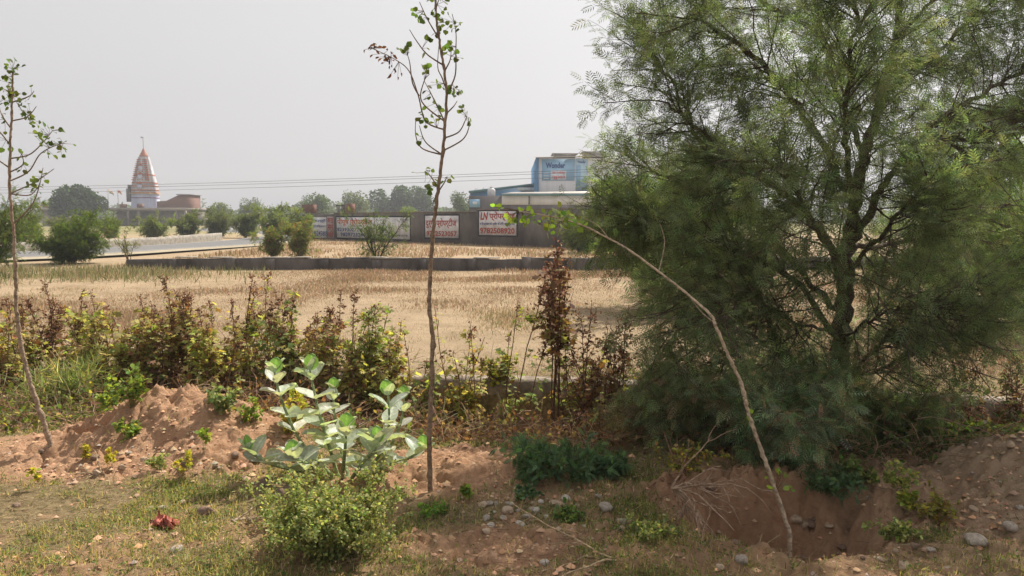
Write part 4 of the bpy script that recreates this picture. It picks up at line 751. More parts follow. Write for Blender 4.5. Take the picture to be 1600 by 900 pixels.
W = [ # px, Y, ytop, hw, kind, nst, cap, dens, label
 (-8, 7.3, 470, 26, 'mx', 5, .35, 1, 'bushy mixed green and brown weed cut by the left edge'),
 (30, 7.7, 465, 24, 'yg', 4, .35, 1, 'yellowing weed just right of the left sapling trunk'),
 (66, 7.9, 440, 18, 'br', 3, .55, 1.2, 'tall rusty brown weed spike, first right of the left sapling'),
 (90, 7.2, 520, 24, 'mx', 4, .2, 1, 'short mixed weed beneath the rusty spike near the left sapling'),
 (122, 7.8, 455, 24, 'mx', 4, .4, 1, 'weed with brown tip and yellow green leaves left of the broad yellow weed'),
 (150, 7.5, 452, 32, 'yg', 6, .12, 1.2, 'broad yellow green leafy weed above the left end of the earth heap'),
 (182, 7.2, 478, 30, 'yg', 6, .1, 1.2, 'yellow leaved weed low beside the broad yellow green one'),
 (212, 7.6, 462, 26, 'mx', 5, .25, 1.1, 'weed with reddish tip standing over the left half of the heap'),
 (238, 7.3, 475, 30, 'mx', 6, .3, 1.2, 'dense brown and green weed behind the peak of the heap'),
 (262, 7.8, 458, 22, 'br', 4, .45, 1.1, 'brown seeded weed left of the tall pair of brown spikes'),
 (290, 7.6, 430, 26, 'mx', 5, .45, 1.2, 'tall weed with dark brown spikes above the right slope of the heap'),
 (312, 7.2, 482, 28, 'yg', 5, .2, 1.1, 'yellowish weed under the tall brown spikes'),
 (340, 7.5, 470, 26, 'mx', 5, .3, 1, 'mixed weed left of the forked brown topped one'),
 (366, 7.9, 430, 22, 'mx', 3, .4, .9, 'weed with forked dark brown top standing against pale grass'),
 (392, 7.3, 520, 24, 'mx', 4, .2, .6, 'low thin weed in the gap above the wire coil'),
 (418, 7.9, 425, 20, 'mx', 3, .45, 1.1, 'tall brown tipped weed leaning left, left of the leafy green clump'),
 (442, 7.4, 462, 32, 'gn', 6, .2, 1.3, 'leafy green clump weed above the milkweed'),
 (474, 7.6, 470, 28, 'mx', 5, .35, 1.2, 'mixed weed right of the leafy green clump'),
 (502, 7.2, 490, 30, 'mx', 5, .3, 1.2, 'reddish mottled weed above the tallest milkweed leaf'),
 (516, 7.9, 452, 16, 'br', 2, .5, 1., 'slim dark brown weed spike above the mottled weeds'),
 (544, 7.8, 450, 16, 'br', 2, .45, .9, 'slim brown weed spike leaning right above the mottled weeds'),
 (548, 7.2, 505, 26, 'yg', 5, .15, 1.1, 'yellow speckled weed left of the dark green one'),
 (583, 7.4, 468, 28, 'gn', 5, .08, 1.5, 'dark green upright weed with yellow flowers left of the middle sapling'),
 (614, 7.1, 500, 24, 'yg', 4, .1, 1., 'bright yellow leaved weed left of the middle sapling'),
 (642, 7.0, 520, 16, 'mx', 2, .3, .6, 'sparse brown weed almost touching the middle sapling'),
 (655, 6.7, 560, 16, 'gn', 3, .1, .8, 'small dark weed at the wall end left of the middle sapling trunk'),
 (722, 7.0, 478, 20, 'yg', 3, .15, .55, 'thin pale yellow weed, first right of the middle sapling'),
 (742, 7.0, 500, 14, 'yg', 2, .2, .5, 'short thin weed between the two slender yellow topped weeds'),
 (790, 6.95, 466, 15, 'gn', 2, .12, 1., 'slender single stalk weed with tufted green top before the ditch wall'),
 (805, 6.9, 420, 14, 'gn', 2, .25, 1.3, 'slender stalk weed leaning right toward the tall brown crowned weed'),
 (866, 6.8, 366, 13, 'br', 3, .38, 1.0, 'tallest weed with dense dark brown crown at the picture centre'),
 (888, 6.9, 490, 24, 'gn', 3, .1, .55, 'green leafed weed at the foot of the tall brown crowned weed'),
 (908, 6.7, 474, 22, 'br', 3, .6, .8, 'withered dark weed right of the tall brown crowned one'),
 (940, 6.8, 470, 26, 'br', 4, .6, .9, 'withered brown weed with crossed stems left of the big tree'),
 (972, 6.7, 478, 20, 'br', 3, .6, .9, 'withered weed with black stalks nearest the big tree'),
 (1038, 6.5, 505, 20, 'mx', 3, .2, .7, 'dim dark stalked weed under the left skirt of the big tree'),
 (1062, 6.6, 520, 20, 'mx', 3, .2, .7, 'second dim weed under the left skirt, close beside the trunk side'),
 (1556, 6.0, 575, 24, 'br', 3, .5, .8, 'withered brown weed leaning over the ditch near the right edge'),
 (1596, 6.1, 560, 26, 'br', 4, .4, .9, 'brown weed cut by the right edge of the picture'),
]
for i, (px, Y, yt, hw, kd, ns, cap, de, lab) in enumerate(W):
    lean = {805: .17, 418: -.06, 544: .1, 1556: -.35, 940: -.1, 908: .15}.get(px, 0); weed(lab, px, Y, yt, hw, kd, 400+i, ns, cap, .08 if px == 866 else .055, de, lean, bare=.45 if px == 866 else .12, gcol='tall weeds along the ditch')

# tangled undergrowth filling the ditch: dry stems, low yellow brown leaves
r = np.random.default_rng(61); mb = MB()
n = 17000; xx = r.uniform(-6.4, 5.2, n); yy = wall_y(xx)-r.uniform(-.45, 2.1, n); k = (r.random(n) < .35+.9*noise(xx, yy, 1.3, 62)) & (H(xx, yy) > -.34) & ~((gs(xx, yy, -2.3, 5.35, .8, .55) > .3)) & ~((xx < -.2) & (yy < 5.35)) & ~((xx > .9) & (yy < 4.6)) & ~((xx > -1.15) & (xx < .42) & (yy > wall_y(xx)-.75) & (r.random(n) < .9)); xx, yy = xx[k], yy[k]; n = len(xx)
S = np.stack([xx, yy, H(xx, yy)], 1); P = grow(S, r.normal(size=(n, 3))*[.9, .9, .3]+[0, 0, .65], r.uniform(.12, .5, n), 5, .22, (0, 0, -.7), r); dim = pick([(.34, .23, .14), (.45, .34, .21), (.20, .12, .08), (.28, .14, .10)], [3, 2.5, 1.5, 1.2], n, r)
for i in range(5): mb.segs(P[:, i], P[:, i+1], .0022, .0018, 3, dim)
tag(mb.build('dry_undergrowth', DRY()), 'tangle of dry brown stems filling the ditch', 'undergrowth', kind='stuff')
s2, d2, _, _ = along(P, 3, .2, 1, r); n = len(s2); mb = MB(); k = noise(s2[:, 0], s2[:, 1], 1.1, 63)
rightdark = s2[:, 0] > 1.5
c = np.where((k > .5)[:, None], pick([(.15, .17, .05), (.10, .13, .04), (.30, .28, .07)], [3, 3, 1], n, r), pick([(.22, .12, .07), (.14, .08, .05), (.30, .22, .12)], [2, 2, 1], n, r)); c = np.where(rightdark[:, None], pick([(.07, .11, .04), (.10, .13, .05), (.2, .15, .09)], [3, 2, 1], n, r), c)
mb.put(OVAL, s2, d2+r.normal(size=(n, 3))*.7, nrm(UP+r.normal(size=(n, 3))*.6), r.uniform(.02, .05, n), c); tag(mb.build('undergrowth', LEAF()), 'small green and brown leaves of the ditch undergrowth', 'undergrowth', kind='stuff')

# individual low plants
def low(label, px, py, hpx, hwpx, seed, pal, T=OVAL, leafs=.025, nst=14, per=(6, 4, 4), name='herb', cat='plant', Yo=None, upw=1.0, stem=(.2, .18, .08), droop=0., bare=.05):
    p = ground(px, py) if Yo is None else g3(X(px, Yo), Yo); h = hpx/F*p[1]; return bush(label, (p[0], p[1], float(H(p[0], p[1]))), h, hwpx/F*p[1], seed, nst=nst, per=per, leafT=T, leafs=leafs, pal=pal, name=name, cat=cat, upw=upw, stemcol=stem, droop=droop, bare=bare)
PALE_G = ([(.24, .28, .10), (.36, .38, .18), (.16, .20, .07), (.42, .38, .18)], [4, 3, 3, 2]); BRT = ([(.20, .27, .06), (.14, .20, .05), (.34, .33, .09)], [3, 2, 1]); DKG = ([(.10, .17, .09), (.14, .22, .11), (.07, .12, .06)], [3, 2, 2]); YEL = ([(.42, .40, .05), (.28, .30, .05), (.45, .33, .09)], [3, 2, 1]); YB = ([(.36, .32, .07), (.17, .18, .05), (.22, .13, .07)], [2, 3, 2])
low('rounded pale green low bush in the foreground below the milkweed', 522, 868, 108, 96, 501, PALE_G, leafs=.016, nst=85, per=(10, 6, 6), name='bush', cat='bush', upw=.9, bare=.02)
low('loose straggly extension of pale herb left of the foreground bush', 455, 838, 50, 55, 502, PALE_G, leafs=.018, nst=22, per=(7, 4, 4), upw=.7)
low('feathery dark green ground herb right of the middle sapling', 862, 746, 46, 80, 503, DKG, T=FROND_BIG, leafs=.05, nst=34, per=(6, 3, 3), upw=.45, bare=.02)
low('second spread of dark feathery herb toward the big tree', 935, 745, 34, 46, 504, DKG, T=FROND_BIG, leafs=.055, nst=20, per=(5, 3, 3), upw=.6, bare=.02)
low('bright green leafy plant growing behind the earth heap', 205, 640, 76, 22, 505, BRT, leafs=.036, nst=7, per=(6, 3, 3), T=OVAL)
low('light green herb behind the left shoulder of the earth heap', 172, 652, 44, 18, 506, BRT, leafs=.035, nst=5, per=(5, 3, 3))
low('fine light green grass clump behind the left sapling', 100, 645, 72, 62, 507, ([(.17, .22, .08), (.25, .27, .12), (.36, .31, .17)], [2, 1, 1]), T=BLADE, leafs=.13, nst=34, per=(5, 3, 3), name='grass_clump', cat='grass')
low('yellow topped seedling on the earth at the foot of the left sapling', 134, 724, 20, 9, 508, YEL, leafs=.022, nst=5, per=(4, 3, 4), name='seedling')
low('yellow seedling right of the one by the left sapling', 176, 745, 28, 10, 509, YEL, leafs=.022, nst=4, per=(4, 3, 3), name='seedling')
low('yellow green seedling low left on the bare earth', 64, 768, 38, 9, 510, YEL, leafs=.022, nst=2, per=(5, 3, 3), name='seedling', bare=.6)
low('green seedling on the slope of the heap', 205, 702, 24, 17, 511, BRT, leafs=.03, nst=7, per=(4, 3, 3), name='seedling')
low('spindly light green seedling near the right foot of the heap', 318, 708, 42, 14, 512, BRT, leafs=.035, nst=3, per=(4, 2, 3), name='seedling', bare=.45)
low('pale yellow green seedling pair below the heap', 248, 738, 34, 16, 513, PALE_G, leafs=.025, nst=6, per=(4, 3, 3), name='seedling')
low('yellow green seedling left of the lowest milkweed leaves', 288, 752, 42, 16, 514, YEL, leafs=.022, nst=5, per=(4, 3, 3), name='seedling')
low('grey green thistly herb behind the right shoulder of the heap', 348, 655, 46, 30, 515, ([(.20, .24, .11), (.28, .30, .16)], [1, 1]), leafs=.03, nst=16, per=(5, 3, 3))
low('light green herb between heap and milkweed', 392, 668, 40, 22, 516, BRT, leafs=.03, nst=6, per=(5, 3, 3))
low('yellow green leafy herb behind the milkweed stems', 455, 690, 62, 34, 517, YEL, leafs=.035, nst=14, per=(6, 3, 3))
low('low yellow brown leafy plant at the foot of the ditch wall', 722, 680, 62, 40, 518, YB, T=LOBED, leafs=.045, nst=16, per=(6, 4, 4), name='weed', cat='weed')
low('trailing yellow mottled plant under the slender weeds', 778, 668, 46, 34, 519, YB, T=LOBED, leafs=.04, nst=12, per=(6, 4, 3), name='weed', cat='weed')
low('mottled plant hanging over the ditch left of the middle sapling', 600, 650, 50, 36, 520, YB, T=LOBED, leafs=.04, nst=12, per=(6, 4, 3), name='weed', cat='weed')
low('small tufted green plant by the rubble right of the sapling foot', 728, 778, 18, 8, 521, BRT, leafs=.03, nst=5, per=(3, 3, 3), name='seedling')
low('flat rosette of small green leaves below the middle sapling', 674, 806, 14, 26, 522, ([(.15, .24, .06), (.2, .3, .08)], [1, 1]), leafs=.022, nst=18, per=(4, 3, 3), upw=.35)
low('flat green herb beside the rubble patch', 820, 775, 12, 30, 523, DKG, leafs=.022, nst=18, per=(4, 3, 3), upw=.35)
low('green herb among the stones left of the pale block', 890, 812, 16, 26, 524, ([(.10, .18, .06), (.2, .25, .08)], [1, 1]), leafs=.022, nst=16, per=(4, 3, 3), upw=.35)
low('yellow topped seedling between pit and right heap', 1412, 812, 42, 13, 525, ([(.20, .26, .06), (.33, .34, .08)], [1, 1]), leafs=.03, nst=5, per=(4, 3, 4), name='seedling', bare=.4)
low('pale bushy seedling on the near slope beside the pit', 1400, 790, 60, 18, 526, ([(.20, .24, .09), (.33, .34, .12)], [1, 1]), leafs=.022, nst=8, per=(5, 3, 4), name='seedling', bare=.3)
low('broad green herb at the back rim of the pit, right side', 1345, 765, 40, 30, 527, ([(.12, .17, .06), (.2, .24, .09)], [1, 1]), leafs=.035, nst=12, per=(5, 3, 3))
for i, (lab, px, py, hp, hw, pal) in enumerate((('olive ragged herb on the left rim of the pit above the dry root tangle', 1075, 790, 42, 36, YB), ('dusty green herb hanging over the back wall of the pit', 1290, 800, 40, 40, DKG), ('ragged green brown herb on the slope between pit and right heap', 1455, 822, 34, 34, YB), ('trailing green herb at the right rim of the pit', 1400, 850, 24, 30, PALE_G), ('low straw coloured tuft left of the pit above the stalks', 1020, 840, 24, 44, PALE_G))):
    low(lab, px, py, hp, hw, 560+i, pal, leafs=.022 if pal is not DKG else .04, T=OVAL if pal is not DKG else FROND_BIG, nst=16, per=(5, 3, 3), upw=.6)
for i, (px, Y, hp, hw) in enumerate(((1392, 5.6, 80, 46), (1450, 5.6, 78, 46), (1505, 5.5, 82, 40), (1560, 5.5, 88, 44), (1610, 5.4, 84, 40))):
    low(('dark leafy weed in the shade right of the big tree trunk', 'shaded leafy weed behind the pit, beside the trunk side weed', 'leafy weed left of the right earth heap summit', 'bright edged leafy weed above the right heap', 'leafy weed cut by the right edge above the heap')[i], px, 0, hp, hw, 530+i, ([(.08, .12, .04), (.13, .17, .05), (.28, .30, .08), (.2, .14, .09)], [3, 3, .8, .7]), leafs=.05, nst=18, per=(7, 4, 4), name='weed', cat='weed', Yo=Y)

# ------------------------------------------------------------------ milkweed with big pale leaves
def big_leaf(n=6, m=4):
    v = []; q = []
    for i in range(n+1):
        y = i/n; wv = .36*(math.sin(math.pi*min(y*.94+.06, 1))**.6)*(1.05-.15*y) if i < n else .0
        for j in range(-m//2, m//2+1): a = j/(m/2); v.append((wv*a, y, .10*a*a-.16*y*y+.012*math.cos(a*9+y*9)))
    k = m+1
    for i in range(n):
        for j in range(m): q.append((i*k+j, i*k+j+1, (i+1)*k+j+1, (i+1)*k+j))
    return T_(v, q)
BIG = big_leaf(14, 8); BIGm = col_mat('waxy_leaf', .3, .45, .4, .25, 28, .12)
def leafcol(c):
    # pale midrib and side veins, dusty blotches
    x_, y_ = BIG[0][:, 0], BIG[0][:, 1]; v = np.where(np.abs(x_) < .03, 1.35, 1.0)*(1+.10*np.cos((y_-abs(x_)*.6)*31))*(1+.15*(r.random(len(x_))-.5)); return np.clip(c[None]*v[:, None], 0, .75)
mkb = ground(535, 748); mkb = np.array([mkb[0], mkb[1], float(H(mkb[0], mkb[1]))])
mk = thing('milkweed', 'milkweed shrub with large pale oval leaves in front of the ditch', 'shrub', mkb)
r = np.random.default_rng(77)
ST = [([(520, 745, 0), (470, 690, .05), (440, 625, .02), (428, 578, 0)], 5, .135), ([(528, 745, 0), (512, 690, -.02), (497, 640, 0), (483, 572, 0)], 6, .145), ([(560, 745, 0), (590, 715, -.05), (607, 670, -.1), (606, 612, -.1)], 5, .135), ([(565, 745, 0), (605, 705, .1), (626, 660, .15), (632, 618, .15)], 4, .115),
      ([(505, 750, 0), (460, 735, -.15), (415, 722, -.2), (385, 700, -.2)], 5, .125), ([(535, 748, -.02), (538, 715, -.2), (540, 690, -.22), (541, 670, -.22)], 4, .15), ([(570, 748, 0), (600, 730, -.15), (640, 715, -.2), (664, 700, -.2)], 4, .125), ([(545, 745, 0), (530, 690, .2), (522, 640, .25), (521, 605, .25)], 4, .11), ([(515, 750, 0), (490, 730, -.2), (470, 720, -.3), (455, 712, -.3)], 4, .14), ([(548, 750, 0), (565, 725, -.25), (585, 705, -.3), (590, 690, -.3)], 4, .14)]
for si, (pts, npair, sz) in enumerate(ST):
    P = smooth_path([mkb+[0, 0, -.02] if q == 0 and False else pos(a, b_, mkb[1]+c) for q, (a, b_, c) in enumerate(pts)], 8); P[0] = mkb+(P[0]-mkb)*[.5, .5, 0]
    mb = MB(); mb.tube(P, np.linspace(.013, .006, len(P)), 7, (.26, .31, .16)); sto = mb.build('stem', BARK(), mk)
    mb = MB(); n = len(P); a0 = r.uniform(0, 3.14)
    for j in range(npair+1):
        f = .28+.72*j/npair; k = min(int(f*(n-1)), n-2); p_ = P[k]; d_ = nrm(P[k+1]-P[k]); top = j == npair
        az = a0+j*math.pi/2+r.normal()*.12; sz_ = sz*1.05*(.62 if top else 1.)*r.uniform(.9, 1.12)*(1 if j < npair-1 or top else .95)
        for s_ in (0, math.pi):
            el = R({0: 62}.get(npair-j, 44 if npair-j == 1 else 22+10*r.normal())); hd = np.array([math.cos(az+s_), math.sin(az+s_), 0]); D = hd*math.cos(el)+UP*math.sin(el)+d_*.25; U = UP*math.cos(el)-hd*math.sin(el)
            c = leafcol(cvar((.39, .425, .36), 1, r, .16, .04)[0]); BT = (BIG[0]*[1, 1, r.uniform(.2, 2.4)]+[0, 0, 0]+np.outer(BIG[0][:, 1]**2, [r.normal()*.12, 0, -abs(r.normal())*.12]), BIG[1]); mb.put(BT, (p_+hd*.008)[None], D[None], (U+r.normal(size=3)*.15)[None], sz_, c, r.uniform(.95, 1.15))
        if top:                                             # young leaf held upright, facing the lens; backlit green put into its colour
            mb.put(BIG, p_[None], np.array([[.12*r.normal(), .1, 1]]), np.array([[.3*r.normal(), 1, .1]]), sz*.72, leafcol(np.array((.17, .30, .09))), 1.25)
    mb.build('leaves', BIGm, sto, smooth=True)

# ------------------------------------------------------------------ saplings traced from the photo
def sapling(label, Y, trunk, r0, r1, branches, clusters, seed, col=(.085, .12, .035), leaf=.031, barkc=(.24, .17, .12), brown=(), nl=5, name='sapling'):
    r = np.random.default_rng(seed)
    def pt(a): return pos(a[0], a[1], Y+(a[2] if len(a) > 2 else 0))
    P = smooth_path([pt(a) for a in trunk], 10); base = P[0].copy(); base[2] = float(H(base[0], base[1])); P[0] = base-[0, 0, .04]; t = thing(name, label, 'sapling', base)
    n = len(P); jit = np.zeros((n, 3)); jit[1:, :2] = r.normal(size=(n-1, 2))*r0*.14; P = P+jit
    rad = np.linspace(r0, r1, n)*(1+.07*r.normal(size=n)); rad[0] *= 1.3; kn = r.choice(np.arange(4, n-4), max(n//9, 2), replace=False); rad[kn] *= r.uniform(1.18, 1.4, len(kn)); mb = MB(); mb.tube(P, rad, 9, barkc)
    o = mb.build('trunk', BARK(), t, smooth=True)
    ends = []
    for bi, b_ in enumerate(branches):
        mb = MB()
        Q = [np.array(pt(a)) for a in b_]; off = r.normal()*.12
        for q in range(1, len(Q)): Q[q][1] += off*q/len(Q)
        k = np.argmin(np.linalg.norm(P-Q[0], axis=1)); 
        if np.linalg.norm(P[k]-Q[0]) < .12: Q[0] = P[k]
        Q = smooth_path(Q, 7); mb.tube(Q, np.linspace(r0*.32, r0*.12, len(Q)), 5, np.array(barkc)*.8); ends.append(Q); mb.build('branch', BARK(), t)
    mb = MB(); allp = np.concatenate([P[n//3:]]+ends)
    for ci, c in enumerate(clusters):
        p = pos(c[0], c[1], Y); k = np.argmin((allp[:, 0]-p[0])**2+(allp[:, 2]-p[2])**2); q = allp[k]; p[1] = q[1]; m = nl if len(c) < 3 else c[2]; pts = p+r.normal(size=(m, 3))*leaf*.65
        d = nrm(pts-q+r.normal(size=(m, 3))*.02+[0, 0, -.01]); isb = ci in brown
        mb.segs(np.repeat(q[None], m, 0), pts, .0014, .001, 3, (.14, .10, .05)); mb.put(CURL if isb else ROUND, pts, d+r.normal(size=(m, 3))*.4+([0, 0, -.6] if isb else [0, 0, 0]), nrm(UP+r.normal(size=(m, 3))*.9), leaf*r.uniform(.65, 1.25, m), cvar((.10, .04, .03) if isb else col, m, r, .25, .1))
    mb.build('leaves', LEAF(), t); return t
sapling('tall thin sapling with twiggy crown standing in the middle of the picture', ground(672, 772)[1],
        [(672, 775), (671, 700), (673, 620), (676, 540), (671, 470), (674, 400), (681, 320), (690, 255), (696, 190), (697, 130), (690, 85), (683, 40), (680, -5), (678, -60)], .0155, .0045,
        [[(696, 205), (666, 190), (655, 150), (642, 115), (620, 98), (588, 84)], [(692, 245), (665, 222), (655, 196)], [(690, 245), (660, 232), (650, 212), (650, 185)], [(696, 215), (716, 205), (726, 185), (727, 178)], [(694, 232), (722, 218), (732, 198), (731, 182)], [(693, 104), (668, 86), (652, 66), (642, 50)],
         [(697, 145), (711, 118), (712, 82), (712, 48), (706, 20)], [(688, 60), (668, 30), (655, 2)], [(697, 190), (680, 160), (670, 140), (660, 122)], [(683, 300), (694, 285), (698, 275)], [(684, 290), (672, 275), (664, 268)], [(696, 175), (708, 165), (713, 155)], [(694, 110), (703, 95), (705, 80)], [(686, 40), (682, 10), (690, -10)], [(665, 190), (660, 160), (664, 130), (673, 120)], [(697, 140), (690, 120), (682, 100), (683, 60)], [(655, 150), (645, 130), (641, 100), (638, 88)]],
        [(667, 70), (706, 72), (709, 84), (704, 88), (662, 108), (670, 117), (685, 132), (707, 132), (703, 148), (710, 140), (722, 170), (729, 178), (661, 185), (664, 188), (681, 162), (684, 168), (640, 82, 8), (655, 18), (660, 26), (680, 26), (692, 32), (700, 36), (711, 42), (686, 48), (688, 8), (680, 0), (690, -6), (672, -20, 10), (684, -40, 12), (663, 268), (676, 276), (698, 278), (676, 292), (674, 313, 5), (588, 83, 9), (613, 95, 12), (620, 116, 6), (604, 90, 5), (683, 192, 4), (661, 214, 3), (668, 145, 4)], 601, brown={34, 35, 36, 37})
sapling('thin curved sapling with open leafy top at the left edge', ground(85, 718)[1],
        [(84, 720), (70, 665), (48, 600), (33, 540), (26, 480), (24, 420), (20, 350), (15, 290), (17, 220), (19, 160), (20, 108)], .0165, .005,
        [[(16, 285), (42, 268), (58, 240), (80, 226), (92, 222)], [(17, 300), (45, 285), (70, 262)], [(17, 246), (40, 240), (58, 215), (62, 200)], [(17, 225), (0, 205), (-18, 190)], [(17, 262), (-5, 245), (-25, 238)], [(18, 190), (40, 182), (52, 165)], [(19, 160), (40, 150), (45, 140)], [(18, 200), (0, 180), (-10, 160)], [(16, 300), (50, 305), (68, 290)], [(22, 350), (50, 320), (62, 290), (68, 262)], [(19, 150), (5, 135), (0, 125)], [(18, 270), (50, 258), (60, 240)]],
        [(22, 108, 9), (27, 104), (10, 118), (14, 128), (3, 132), (18, 150, 10), (25, 148), (42, 145), (8, 158), (36, 172), (40, 176), (48, 192, 9), (52, 205), (45, 204), (70, 200), (66, 222, 9), (55, 220), (86, 228, 9), (90, 222), (72, 238), (62, 245), (52, 262), (58, 272), (55, 290, 9), (66, 288), (-6, 205), (2, 190), (-4, 240, 9), (8, 222), (-15, 185), (30, 168), (12, 140), (0, 150)], 602, barkc=(.30, .22, .16))
lp = sapling('leaning bent sapling stem rising from the pit with yellow green leaves at its tip', 3.95,
        [(1236, 838, -.02), (1215, 775, 0), (1190, 705), (1168, 640), (1158, 598), (1140, 560), (1119, 512), (1110, 492, .03), (1076, 461, .1), (1030, 425, .15), (985, 392, .2), (950, 372, .25), (905, 350, .3), (860, 338, .35), (810, 330, .4)], .0118, .003,
        [[(1210, 772, 0), (1190, 768, .05), (1165, 755, .1)], [(905, 350, .3), (880, 345, .35), (845, 350, .4)], [(950, 372, .25), (930, 350, .3), (900, 338, .3)], [(1117, 505, 0), (1100, 490, .05), (1085, 470, .05)], [(1030, 425, .15), (1040, 380, .2), (1035, 350, .2)]],
        [(1217, 742, 4), (1206, 748, 3), (1232, 765, 3), (785, 330, 5), (800, 338, 6), (818, 335, 6), (838, 335, 6), (845, 348, 6), (862, 340, 6), (862, 355, 5), (880, 335, 6), (880, 352, 6), (895, 345, 5), (905, 336, 5), (920, 350, 5), (815, 347, 4), (1168, 640, 2)], 603, col=(.20, .29, .06), leaf=.034, barkc=(.42, .33, .24), name='leaning_sapling')
# tall grass / stakes: charred stump in the field
p = np.array([X(1472, 13.5), 13.5]); z0 = float(H(*p)); st = thing('stump', 'short blackened stump standing in the dry field right of the big tree', 'stump', (*p, z0)); mb = MB(); mb.tube([(*p, z0-.05), (p[0]+.01, p[1], z0+.12), (p[0]+.04, p[1], z0+.24), (p[0]+.02, p[1], z0+.31)], [.075, .07, .065, .05], 9, (.035, .03, .028)); mb.build('trunk', BARK(), st)
mb = MB(); mb.segs([[p[0]+.03, p[1], z0+.18]], [[p[0]+.13, p[1]-.02, z0+.33]], .03, .02, 6, (.04, .035, .03)); mb.build('branch', BARK(), st)

# uprooted dry branch lying beside the pit, and coil of dry vine by the heap
def dry_branch(label, base, dirs, seed, L=.5, n=12, name='dry_branch', col=(.34, .24, .17)):
    r = np.random.default_rng(seed); S = np.repeat(base[None], n, 0)+r.normal(size=(n, 3))*[.008, .008, .004]; P1 = grow(S, np.asarray(dirs)+r.normal(size=(n, 3))*.45, L*r.uniform(.5, 1.1, n), 8, .16, (0, -.1, -.5), r)
    zf = H(P1[..., 0], P1[..., 1])+.006; P1[..., 2] = np.maximum(P1[..., 2], zf); s2, d2, i2, t2 = along(P1, 4, .2, .95, r); P2 = grow(s2, side(d2, r, .6), L*.35*r.uniform(.4, 1.2, len(s2)), 4, .18, (0, 0, -.3), r); P2[..., 2] = np.maximum(P2[..., 2], H(P2[..., 0], P2[..., 1])+.004)
    mb = MB(); wood(mb, P1, .006, .002, 5, col); wood(mb, P2, .0025, .001, 4, col); return tag(mb.build(name, BARK(), origin=base), label, 'branch')
b0 = ground(1050, 815); dry_branch('bleached dry root tangle lying on the left rim of the pit', b0+[0, .0, .18], (.7, -.15, .15), 71, .55, 16)
b0 = ground(1075, 770); dry_branch('reddish dry twigs sprawling above the left rim of the pit', b0+[0, 0, .1], (-.3, -.2, .2), 72, .35, 8, col=(.24, .14, .09))
b0 = ground(960, 880); dry_branch('long dry stalks lying on the turf left of the pit', b0+[0, 0, .02], (-.9, .05, .0), 73, .55, 4, col=(.42, .31, .19))
b0 = ground(560, 880); dry_branch('dry stick lying at the foot of the pale foreground bush', b0+[0, 0, .02], (-.9, .15, .05), 74, .4, 3, col=(.42, .31, .19))
b0 = ground(365, 822); dry_branch('grey dry twigs on the turf right of the rounded stone', b0+[0, 0, .02], (.8, .15, .05), 75, .3, 5, col=(.40, .31, .22))
b0 = ground(160, 752); dry_branch('thin straw stick lying across the left turf', b0+[0, 0, .02], (-.8, -.5, .1), 76, .3, 2, col=(.42, .32, .2))
cc = g3(X(305, 6.0), 6.0, .14); r = np.random.default_rng(78); mb = MB()
for k in range(9):
    th = np.linspace(r.uniform(0, 3), r.uniform(4, 8), 26); a, b_ = r.uniform(.08, .16), r.uniform(.07, .12); mb.tube(np.stack([cc[0]+a*np.cos(th)+.02*r.normal(), cc[1]+.06*np.sin(th*1.3+k), cc[2]+b_*np.sin(th)], 1), .003, 5, (.38, .28, .19))
tag(mb.build('vine_coil', BARK(), origin=cc), 'coil of dry vine loops behind the right shoulder of the heap', 'vine')

